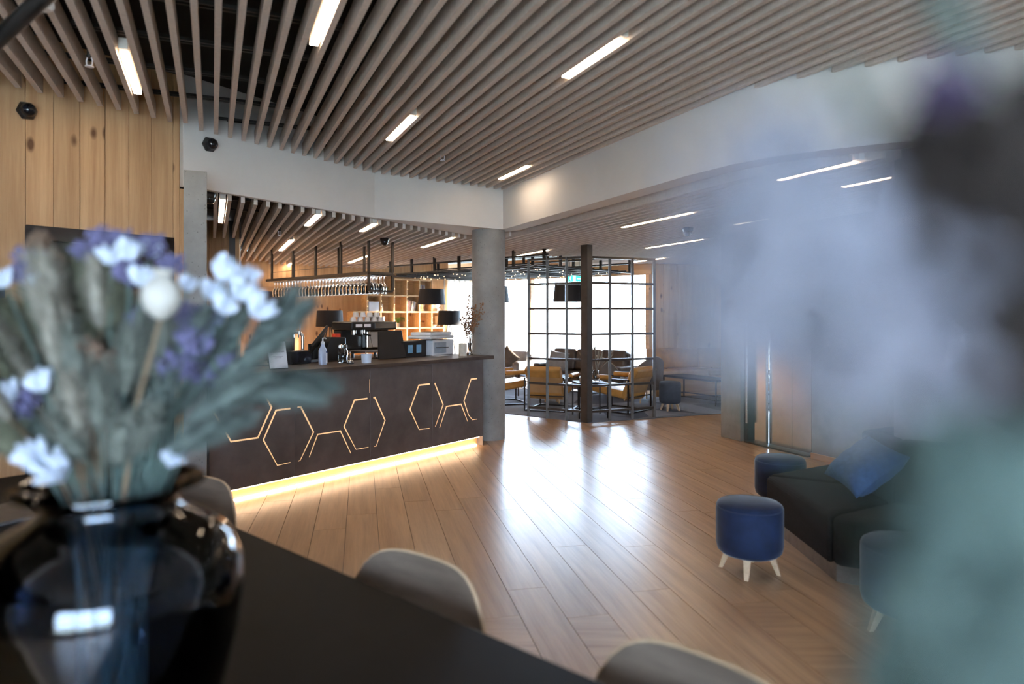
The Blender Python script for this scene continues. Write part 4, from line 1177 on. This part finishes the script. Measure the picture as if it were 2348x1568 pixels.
# --- wing chairs
def tub_chair(label, loc, rz):
    t = thing('tub_chair', label, 'armchair', (loc[0], loc[1], .01), rz, 'taupe tub chairs in the lounge')
    MB().box(-.30, .30, -.26, .30, .26, .44).build('seat', 'fabric_taupe', t, bevel=.05, seg=4)
    n = 22; vs = []; fs = []; rim = []
    for i in range(n + 1):
        a = R(180 + 8) + (R(344)) * 0 + R(164) * i / n            # from the left arm round the back to the right arm
        u = abs(i / n * 2 - 1); h = .86 - .34 * u ** 1.7
        for r_, z in ((.33, .24), (.36, h), (.30, h - .005), (.27, .24)):
            vs.append((r_ * math.cos(a), r_ * math.sin(a) * 1.05, z))
        rim.append((.335 * math.cos(a), .335 * math.sin(a) * 1.05, h + .004))
    for i in range(n):
        for j in range(4): fs.append((4 * i + j, 4 * i + (j + 1) % 4, 4 * i + 4 + (j + 1) % 4, 4 * i + 4 + j))
    fs += [(3, 2, 1, 0), (4 * n, 4 * n + 1, 4 * n + 2, 4 * n + 3)]
    b = MB().add(vs, fs).build('backrest', 'fabric_taupe', t, smooth=True)
    MB().tube(rim, .013, 8).build('piping', 'piping_cream', b, smooth=True)
    for x in (-.22, .22):
        for y in (-.2, .24): MB().tube([(x, y, .27), (x * 1.2, y * 1.2, 0)], [.02, .012], 8).build('leg', 'leg_wood', t)
tub_chair('taupe tub chair with cream piping behind the leaf vase', (1.80, 13.2), R(-35))
tub_chair('taupe tub chair with cream piping beside the screen end', (2.52, 13.0), R(25))
# --- pouf stools: round upholstered seat on four splayed wooden legs
def pouf(label, loc, r, h, mat, rz=0, z=0, ex=1.0):
    t = thing('pouf_stool', label, 'stool', (loc[0], loc[1], z), rz, 'round upholstered stools')
    zb = .125
    prof = [(0, zb), (r * .86, zb), (r * .96, zb + .02), (r, zb + .06), (r, h - .055), (r * .965, h - .022), (r * .88, h - .008), (r * .5, h + .004), (0, h + .007)]
    s_ = MB().lathe(prof, n=48).build('seat', mat, t, smooth=True, ang=75)
    MB().tube([(r * .985 * math.cos(a), r * .985 * math.sin(a), h - .038) for a in [2 * math.pi * i / 40 for i in range(41)]], .0035, 5).build('piping', mat, s_, smooth=True)
    for k in range(4):
        a = math.pi / 4 + k * math.pi / 2
        p0 = Vector((r * .62 * math.cos(a), r * .62 * math.sin(a), zb + .004)); p1 = Vector((r * .86 * math.cos(a), r * .86 * math.sin(a), 0))
        n_ = Vector((-math.sin(a), math.cos(a), 0)); m_ = Vector((math.cos(a), math.sin(a), 0))
        vs = [p1 + n_ * i * .013 + m_ * j * .013 for i, j in ((-1, -1), (1, -1), (1, 1), (-1, 1))] + [p0 + n_ * i * .024 + m_ * j * .024 for i, j in ((-1, -1), (1, -1), (1, 1), (-1, 1))]
        MB().add(vs, [(0, 1, 2, 3), (7, 6, 5, 4), (0, 4, 5, 1), (1, 5, 6, 2), (2, 6, 7, 3), (3, 7, 4, 0)]).build('leg', 'leg_wood', t, bevel=.003)
    return t
pouf('grey blue pouf at the end of the metal screen', (2.72, 11.75), .185, .50, 'fabric_pouf', .3, z=.01)
pouf('dark stool with pale legs before the first tan chair', (.75, 12.75), .19, .42, 'fabric_pouf', .1, z=.01)
# --- tan bench along the pine wall
bn = thing('wall_bench', 'tan upholstered bench against the pine wall', 'bench', (3.55, 14.15, .01), math.atan2(1.48, 5.88))
MB().box(-.75, 1.6, -.28, .22, 0, .40).build('base', 'ledge_wood', bn, bevel=.005)
for i in range(2): MB().box(-.75 + i * 1.18, .42 + i * 1.18, -.30, .18, .40, .52).build('seat_cushion', 'fabric_bench', bn, bevel=.03, seg=3)
for i in range(2): MB().obox((-.165 + i * 1.18, .17, .74), (.58, 0, 0), (0, .04, .2), (0, .05, -.01)).build('back_cushion', 'leather_tan', bn, bevel=.03, seg=3)

# ================================================================== ROUND SEATING ISLAND IN THE LOBBY
HC = Vector((2.87, 4.72, 0)); HR = 1.07
isl = thing('hexagon_sofa', 'dark brown hexagonal sofa built around a concrete column', 'sofa', HC)
def hexpt(r, k, c=0): a = R(30 + 60 * k); return Vector((r * math.cos(a), r * math.sin(a)))
MB().prism([hexpt(1.0, k) for k in range(6)], 0, .115).build('plinth', 'chair_ply', isl, bevel=.003)
for k in range(6):
    a, b = hexpt(HR, k), hexpt(HR, k + 1); c_, d_ = hexpt(.42, k + 1), hexpt(.42, k)
    mid = (a + b + c_ + d_) / 4; poly = [mid + (p - mid) * .985 for p in (a, b, c_, d_)]
    MB().prism(poly, .112, .425).build('seat_cushion', 'fabric_dark', isl, bevel=.04, seg=4)
    poly = [hexpt(.41, k) * .995, hexpt(.41, k + 1) * .995, hexpt(.27, k + 1), hexpt(.27, k)]
    MB().prism(poly, .116, .82).build('backrest', 'fabric_dark', isl, bevel=.025, seg=3)
o = MB().lathe([(.2, 0), (.2, 2.82)], n=40).build('column', 'concrete_warm', smooth=True, loc=HC); struct(o, 'concrete column rising from the hexagonal sofa', 'column')
pouf('blue velvet stool in the open floor before the sofa', (1.53, 4.40), .208, .455, 'velvet_blue', .35)
pouf('dark blue stool peeking out behind the sofa', (2.27, 5.78), .205, .455, 'velvet_blue', .1)
pouf('blue velvet stool nearest the camera beside the sofa', (2.06, 3.56), .222, .475, 'velvet_blue', .75)
pl = pillow('crumpled blue linen cushion tilted on the hexagonal sofa', (2.40, 4.64, .625), (0, 0, 0), .43, 'linen_blue', th=.095)
nz_ = Vector((-.93, .02, .37)).normalized(); ux_ = Vector((0, 0, 1)).cross(nz_).normalized(); uy_ = nz_.cross(ux_)
ca, sa = math.cos(R(8)), math.sin(R(8)); ax = ux_ * ca + uy_ * sa; ay = nz_.cross(ax)
pl.rotation_euler = (Matrix.Rotation(R(32), 3, Vector((.45, .89, 0))) @ Matrix((ax, ay, nz_)).transposed()).to_euler()

# ================================================================== THE TABLE IN FRONT
T0 = Vector((-2.54, 4.10, 0)); tA = Vector((.7507, -.6606, 0)); tB = Vector((-.6606, -.7507, 0)); aA = math.atan2(tA.y, tA.x)
TZ = .75
tab = thing('long_table', 'long dark table crossing the front of the photo', 'table', T0, aA)
# local x along tA, local -y along tB
MB().box(0, 5.2, -1.22, 0, TZ - .035, TZ).build('tabletop', 'table_dark', tab, bevel=.004)
for x in (.12, 2.6, 5.08):
    for y in (-1.12, -.10): MB().box(x - .03, x + .03, y - .03, y + .03, 0, TZ - .035).build('leg', 'black_metal', tab)
for y in (-1.12, -.10): MB().box(.15, 5.05, y - .02, y + .02, TZ - .095, TZ - .036).build('apron', 'black_metal', tab)
# --- laptop
fr_, side = Vector((-.49, -.87, 0)).normalized(), Vector((-.735, .677, 0)).normalized()
p0 = Vector((-2.10, 3.02, 0)); lc = p0 + fr_ * .125 + side * .17
t = thing('laptop', 'closed grey laptop lying on the dark table', 'laptop', (lc.x, lc.y, TZ))
MB().obox((0, 0, .006), fr_ * .125, side * .17, (0, 0, .005)).build('base', 'laptop_edge', t, bevel=.002)
MB().obox((0, 0, .0145), fr_ * .124, side * .169, (0, 0, .0033)).build('lid', 'laptop_grey', t, bevel=.002)
# --- plywood chairs along the far side of the table: local +y looks at the table
def ply_chair(label, back_top, turn=0):
    c = Vector((back_top[0], back_top[1], 0)); out = Vector((.6606, .7507, 0))
    t = thing('plywood_chair', label, 'chair', tuple(c), math.atan2(-out.y, -out.x) - R(90) + turn, 'plywood chairs along the dark table')
    nu, nv = 20, 12; vs = []; fs = []
    def pt_(u, v, off):
        w = .335 * (.80 + .20 * min(1, v * 1.6))
        x = u * w; y = .075 * (u * u) - .07 * v - off; z = .43 + v * (.372 - .21 * abs(u) ** 5)
        return (x, y, z)
    for off in (0, .014):
        for i in range(nu + 1):
            for j in range(nv + 1): vs.append(pt_(-1 + 2 * i / nu, j / nv, off))
    q = (nu + 1) * (nv + 1); st_ = nv + 1
    for i in range(nu):
        for j in range(nv):
            a = i * st_ + j; fs.append((a, a + 1, a + st_ + 1, a + st_)); fs.append((q + a, q + a + st_, q + a + st_ + 1, q + a + 1))
    MB().add(vs, fs).build('backrest', 'chair_ply', t, smooth=True)
    ev = []; ef = []; loop = [(0, j) for j in range(nv + 1)] + [(i, nv) for i in range(1, nu + 1)] + [(nu, j) for j in range(nv - 1, -1, -1)] + [(i, 0) for i in range(nu - 1, 0, -1)]
    pts = [Vector(pt_(-1 + 2 * i / nu, j / nv, .007)) for i, j in loop]
    MB().tube(pts + [pts[0]], .0068, 6).build('backrest_edge', 'leg_wood', t, smooth=True)
    MB().box(-.215, .215, .03, .44, .425, .44).build('seat', 'chair_ply', t, bevel=.006)
    for x in (-.2, .2):
        for y in (.03, .42): MB().tube([(x * .8, y, .43), (x * 1.15, .225 + (y - .225) * 1.15, 0)], [.016, .012], 8).build('leg', 'black_metal', t)
ply_chair('plywood chair in the middle of the table side', (-.345, 2.335), R(4))
ply_chair('plywood chair cut off by the bottom edge', (.44, 1.63), R(-4))
ply_chair('plywood chair behind the smoky vase', (-1.63, 3.50), R(10))

# ------------------------------------------------------------------ smoky vase
VX, VY = XA(255, 1.36), 1.36
vase = thing('smoky_vase', 'large round smoky glass vase on the dark table', 'vase', (VX, VY, TZ))
op = [(0, 0), (.12, 0), (.16, .045), (.205, .13), (.235, .25), (.247, .35), (.243, .40), (.222, .445), (.18, .482), (.138, .508), (.122, .53), (.132, .550), (.172, .562)]
ip = [(.171, .567), (.128, .556), (.115, .53), (.132, .503), (.175, .476), (.215, .440), (.235, .398), (.239, .35), (.227, .252), (.197, .135), (.153, .053), (.115, .012), (0, .012)]
MB().lathe(op + ip, n=72).build('vase_body', 'smoky_glass', vase, smooth=True, ang=80)

# ------------------------------------------------------------------ dried stems
def plume_mesh(mat, L=.2, r=.017, nb=260, seed=1):
    g = random.Random(seed); k = MB()
    k.tube([(0, 0, 0), (0, 0, L * .2), (0, 0, L * .5), (0, 0, L * .8), (0, 0, L)], [r * .35, r * .75, r * .8, r * .55, r * .1], 7)
    for i in range(nb):
        u = g.random(); a = g.random() * 6.283; rr_ = r * (.5 + .6 * math.sin(math.pi * min(1, u * .85 + .1)))
        d = Vector((math.cos(a), math.sin(a), 0)); p = d * rr_ * .55 + Vector((0, 0, L * u)); q = p + d * rr_ * g.uniform(.5, 1.3) + Vector((0, 0, g.uniform(.012, .035)))
        s = Vector((-d.y, d.x, 0)) * .0013
        k.add([p - s, p + s, q, p + Vector((0, 0, .002))], [(0, 1, 2), (1, 3, 2), (3, 0, 2), (0, 3, 1)])
    return k.mesh('seed_head', mat)
def cluster_mesh(mat, R_=.028, n=46, s=.0065, flat=.7, seed=1):
    g = random.Random(seed); k = MB()
    for i in range(n):
        v = Vector((g.gauss(0, 1), g.gauss(0, 1), g.gauss(0, 1))).normalized() * R_ * g.random() ** .4
        v.z = v.z * flat + R_ * .5; e = s * g.uniform(.6, 1.3)
        k.ell(v, (e, e * .8, e), 6, 4)
        if i % 3 == 0: k.tube([(0, 0, -.02), v * .6, v], .0009, 3)
    return k.mesh('flower_head', mat)
def petal_mesh(mat, L=.034, n=11, seed=1):
    g = random.Random(seed); k = MB()
    for i in range(n):
        a = i * 2.4; tilt = .25 + .55 * (i / n)
        M = Matrix.Rotation(a, 3, 'Z') @ Matrix.Rotation(tilt, 3, 'Y')
        l = L * g.uniform(.8, 1.15)
        k.ell(M @ Vector((0, 0, l * .7)), (l * .24, l * .13, l * .6), 7, 5, M)
    return k.mesh('flower_head', mat)
def pod_mesh():
    k = MB().lathe([(.004, -.004), (.012, 0), (.026, .012), (.034, .03), (.034, .046), (.027, .062), (.014, .072), (.01, .076), (.02, .08), (.02, .086), (0, .086)], n=20)
    return k.mesh('seed_pod', 'pod_cream', True)
HEAD = {'sage': plume_mesh('plume_sage', .13, .024, 420, 1), 'beige': plume_mesh('plume_beige', .15, .022, 420, 2), 'olive': plume_mesh('plume_olive', .13, .032, 420, 3),
        'teal': plume_mesh('plume_teal', .16, .019, 420, 4), 'lilac': cluster_mesh('petal_lilac', .034, 95, .0045, .8, 5), 'blue': cluster_mesh('petal_blue', .03, 50, .0075, .9, 6),
        'white': petal_mesh('petal_white', .038, 11, 7), 'brown': cluster_mesh('dry_brown', .032, 50, .007, .8, 8), 'plum': cluster_mesh('petal_plum', .014, 34, .005, 1, 9),
        'dead': cluster_mesh('dead_brown', .035, 50, .011, 1, 10), 'pod': pod_mesh(), 'mint': plume_mesh('plume_teal', .10, .016, 160, 12), 'pale': petal_mesh('petal_white', .018, 9, 13),
        'shade': cluster_mesh('gap_shade', .036, 30, .011, 1, 18), 'haze': cluster_mesh('petal_blue', .040, 20, .0095, 1, 14), 'moss': cluster_mesh('plume_moss', .036, 34, .011, 1, 15)}
KIND = {'sage': ('foxtail_stem', 'sage green foxtail grass', 'grass stem'), 'beige': ('foxtail_stem', 'beige foxtail grass', 'grass stem'), 'olive': ('foxtail_stem', 'olive bristly grass', 'grass stem'),
        'teal': ('wheat_stem', 'grey green bearded wheat', 'grass stem'), 'lilac': ('statice_stem', 'lilac statice sprig', 'flower'), 'blue': ('statice_stem', 'pale blue statice sprig', 'flower'),
        'white': ('everlasting_flower', 'white papery everlasting flower', 'flower'), 'brown': ('dried_sprig', 'brown dried sprig', 'flower'), 'plum': ('statice_stem', 'dark plum sprig', 'flower'),
        'dead': ('dried_sprig', 'dark brown withered sprig', 'flower'), 'pod': ('poppy_stem', 'cream poppy seed pod on a brown stem', 'seed pod'), 'mint': ('foxtail_stem', 'pale green foxtail grass', 'grass stem'),
        'pale': ('everlasting_flower', 'small white everlasting flower', 'flower'), 'shade': ('eucalyptus_or_shade', 'dark sprig as painted shade', 'leaf sprig'), 'haze': ('lavender_stem', 'hazy blue lavender sprig', 'flower'), 'moss': ('eucalyptus_or_shade', 'grey green eucalyptus sprig', 'leaf sprig')}
rb = random.Random(21)
def stem(kind, tip, root, neck, where, group, sc=1.0, droop=0.0, lean=None, r=.0022):
    nm, lab, cat = KIND[kind]
    tip, root, neck = Vector(tip), Vector(root), Vector(neck)
    t = thing(nm, lab + ' ' + (where if kind != 'pod' else 'in the smoky vase'), cat, tuple(root), 0, group)
    d1 = (tip - neck)
    p2 = neck + d1 * .5 + Vector((0, 0, .07 * d1.length)) - Vector((d1.x, d1.y, 0)) * .08
    head_dir = (tip - p2).normalized()
    if droop: head_dir = (head_dir + Vector((d1.x, d1.y, 0)).normalized() * droop + Vector((0, 0, -droop * .9))).normalized()
    if lean is not None: head_dir = Vector(lean).normalized()
    P = [root, root.lerp(neck, .55), neck, neck.lerp(p2, .55) + Vector((0, 0, .004)), p2, tip]
    MB().tube([p - root for p in P], [r * 1.2, r * 1.2, r * 1.1, r, r * .9, r * .7], 5).build('stem', 'stem_straw' if kind in ('pod', 'brown', 'dead', 'beige') else 'stem_green', t, smooth=True)
    o = link('head', HEAD[kind], t); o.name = HEAD[kind].name
    o.location = tip - root; o.rotation_mode = 'QUATERNION'; o.rotation_quaternion = Vector((0, 0, 1)).rotation_difference(head_dir) @ Matrix.Rotation(rb.random() * 6.28, 3, 'Z').to_quaternion()
    o.scale = (sc, sc, sc)
    return t
G1 = 'dried stems standing in the smoky vase'
ZR = TZ + .53
USED = {}
def place_words(px, py, x0, x1, y0, y1, tail):
    u, v = (px - x0) / (x1 - x0), (py - y0) / (y1 - y0)
    h = 'left edge' if u < .2 else 'left side' if u < .4 else 'middle' if u < .6 else 'right side' if u < .8 else 'right edge'
    w = 'very top' if v < .2 else 'upper part' if v < .4 else 'centre' if v < .6 else 'lower part' if v < .8 else 'bottom'
    return 'in %s, %s at the %s' % (tail, w, h)
def left_stem(kind, px, py, dy=0.0, sc=1.0, **k):
    y = VY + dy; tip = (XA(px, y), y, ZA(py, y))
    a = rb.random() * 6.28; q = .07 * math.sqrt(rb.random())
    root = (VX + q * math.cos(a), VY + q * math.sin(a), TZ + .018)
    dx = max(-.085, min(.085, (tip[0] - VX) * .42)); ddy = max(-.06, min(.06, dy * .5))
    return stem(kind, tip, root, (VX + dx + rb.uniform(-.012, .012), VY + ddy + rb.uniform(-.015, .015), ZR), place_words(px, py, -20, 600, 560, 1080, 'the smoky vase'), G1, sc, **k)
for px, py, dy, sc in ((250, 800, .06, 1.0), (285, 900, -.08, .95), (300, 1040, -.12, .9), (215, 760, .1, 1.0), (330, 800, .1, .9), (180, 900, -.05, 1.0), (230, 980, -.1, 1.0), (120, 930, .05, 1.0), (345, 960, .05, 1.0), (265, 760, .12, .9), (190, 1050, -.1, .9), (310, 860, .02, 1.0), (150, 960, .06, 1.0), (270, 1060, -.13, .9), (210, 740, .14, .9), (350, 860, -.03, .9), (100, 1000, -.02, 1.0), (240, 900, .1, 1.1)):
    left_stem('sage', px, py, dy, sc)
for px, py, dy, sc in ((150, 770, 0, 1.1), (140, 850, -.06, 1.0), (70, 900, -.02, 1.0), (180, 1010, -.12, .9), (45, 790, .1, .9), (110, 750, .02, 1.0), (20, 960, -.1, 1.0), (130, 710, .1, .8), (230, 750, .02, .9)):
    left_stem('beige', px, py, dy, sc)
for px, py, dy, sc in ((70, 840, .04, 1.1), (30, 900, -.04, 1.1), (20, 1010, -.06, 1.1), (200, 720, .08, 1.1), (110, 780, .08, 1.1), (-10, 820, .0, 1.1), (215, 860, 0.02, 1.0), (60, 1040, -.08, 1.0), (150, 740, .1, 1.0), (255, 750, .04, 1.0), (20, 760, .08, 1.0), (160, 850, .04, 1.1), (100, 860, .1, 1.1), (40, 860, .08, 1.0), (-40, 930, -.02, 1.1), (190, 730, .1, .9)):
    left_stem('olive', px, py, dy, sc)
for px, py, dy, sc, dr in ((540, 850, .02, 1.2, .1), (500, 880, -.03, 1.2, .2), (560, 870, .04, 1.15, .95), (530, 885, -.04, 1.15, 1.0), (470, 860, .06, 1.2, .05), (440, 960, -.08, 1.1, .3), (400, 950, .02, 1.1, .1),
                           (480, 930, .08, 1.2, .5), (380, 1040, -.1, 1.0, .15), (570, 800, .06, 1.0, .2), (560, 820, .09, 1.1, .0), (420, 1020, -.05, 1.0, .3), (450, 830, .1, 1.1, .0), (360, 900, .1, 1.1, .0), (520, 900, .0, 1.1, .8), (390, 880, -.02, 1.0, .0), (330, 1020, -.06, 1.0, .0)):
    left_stem('teal', px, py, dy, sc, droop=dr)
for px, py, dy, sc in ((255, 610, .03, 1.0), (300, 600, .0, 1.05), (325, 660, -.03, 1.0), (480, 690, .02, 1.0), (512, 650, 0, 1.25), (540, 690, -.02, 1.15), (580, 730, .0, 1.2), (560, 650, .05, .9), (505, 720, -.05, 1.0),
                       (15, 660, .0, .9), (90, 670, .03, .9), (100, 900, -.1, 1.0), (25, 930, -.08, 1.1), (110, 1060, -.12, 1.25), (150, 1090, -.13, 1.3), (385, 1060, -.1, .9), (430, 670, .04, .8), (60, 650, .05, .8), (345, 590, .06, .8)):
    left_stem('white', px, py, dy, sc)
for px, py, dy, sc in ((235, 560, .05, .9), (345, 575, .05, .9), (300, 640, .02, 1.0), (420, 740, .0, 1.1), (440, 800, -.04, 1.1), (470, 740, .04, 1.0), (400, 860, -.05, 1.1), (70, 600, .06, .9), (50, 640, .02, .9), (520, 850, -.02, .8),
                       (330, 750, .05, 1.0), (60, 940, -.06, 1.0), (370, 800, .06, 1.1), (200, 590, .08, .9), (455, 870, .02, 1.0), (390, 620, .06, .9), (280, 560, .08, .8)):
    left_stem('lilac', px, py, dy, sc)
for px, py, dy, sc in ((200, 830, -.03, 1.1), (240, 850, -.02, 1.1), (170, 800, .02, 1.0), (380, 760, .1, 1.0), (130, 620, .08, 1.0), (340, 690, .1, 1.0), (90, 570, .06, .9)):
    left_stem('brown', px, py, dy, sc)
left_stem('pod', 369, 728, -.14, 1.0, lean=(.05, 0, 1), r=.004)

# ------------------------------------------------------------------ second bouquet, close to the camera
V2 = Vector((.50, .42, TZ))
v2 = thing('glass_vase', 'tall clear vase of the bouquet close to the camera', 'vase', tuple(V2))
MB().lathe([(0, 0), (.06, 0), (.065, .02), (.06, .2), (.075, .34), (.072, .34), (.056, .2), (.06, .022), (.055, .012), (0, .012)], n=40).build('vase_body', 'clear_glass', v2, smooth=True)
G2 = 'blurred dried stems close to the camera'
def near_stem(kind, px, py, y, sc=1.0, **k):
    y *= .72; sc *= .74
    tip = Vector((XA(px, y), y, ZA(py, y))); a = rb.random() * 6.28; q = .035 * math.sqrt(rb.random())
    root = V2 + Vector((q * math.cos(a), q * math.sin(a), .016)); d = (tip - V2)
    neck = V2 + Vector((max(-.05, min(.05, d.x * .12)), max(-.05, min(.05, d.y * .2)), .335))
    return stem(kind, tip, root, neck, place_words(px, py, 1560, 2348, 60, 1600, 'the blurred bouquet'), G2, sc, r=.0014, **k)
for px, py, y, sc in ((1720, 520, .24, .62), (1830, 480, .27, .7), (1900, 560, .25, .7), (1800, 640, .23, .65), (1960, 660, .25, .75), (2070, 770, .24, .75), (1760, 770, .25, .6), (1900, 800, .26, .72), (2040, 880, .23, .75),
                      (1660, 700, .27, .5), (1660, 830, .30, .45), (1780, 840, .26, .55), (1980, 860, .27, .65), (2100, 680, .27, .65), (1860, 720, .28, .7), (1990, 780, .29, .7), (1710, 620, .28, .55), (1580, 800, .33, .35), (2140, 860, .25, .7), (1600, 600, .34, .35)):
    near_stem('haze', px, py, y, sc)
for px, py, y, sc in ((2260, 470, .24, .75), (2330, 620, .25, .85), (2290, 760, .24, .8), (2210, 560, .27, .7), (2345, 880, .25, .85), (2190, 450, .29, .6), (2270, 880, .26, .8), (2345, 400, .27, .75), (2170, 640, .29, .55), (2100, 470, .32, .45), (2240, 680, .28, .7), (2200, 800, .3, .6), (2130, 560, .3, .5), (2320, 980, .28, .6), (2300, 540, .26, .8), (2230, 620, .25, .7), (2320, 720, .27, .8), (2260, 800, .27, .7), (2345, 520, .28, .8)):
    near_stem('dead', px, py, y, sc)
for px, py, y, sc in ((2180, 1260, .27, .5), (2260, 1370, .26, .55), (2110, 1330, .3, .35), (2340, 1400, .27, .6), (2300, 1130, .27, .6), (2170, 1500, .26, .45)): near_stem('shade', px, py, y, sc)  # dark tufts paint the shade in the gaps of the grey green foliage
for px, py, y, sc in ((2170, 260, .32, .9), (2190, 220, .33, .9), (2150, 330, .33, .9)): near_stem('plum', px, py, y, sc)
for px, py, y, sc in ((1990, 290, .34, .28), (2240, 160, .33, .4), (2180, 90, .36, .35)): near_stem('mint', px, py, y, sc)
for px, py, y, sc in ((2130, 400, .28, .7), (2345, 420, .26, .8), (1690, 470, .3, .55)): near_stem('pale', px, py, y, sc)
for px, py, y, sc in ((2190, 1230, .27, .5), (2270, 1140, .24, .65), (2320, 1060, .26, .75), (2220, 1350, .24, .65), (2310, 1300, .25, .85), (2120, 1480, .25, .5), (2230, 1510, .23, .85), (2330, 1500, .24, .85), (2280, 1420, .27, .8),
                      (2060, 1590, .26, .45), (2150, 1590, .25, .65), (2200, 1080, .3, .5), (2345, 1180, .28, .8), (2280, 1220, .3, .7)):
    near_stem('moss', px, py, y, sc)
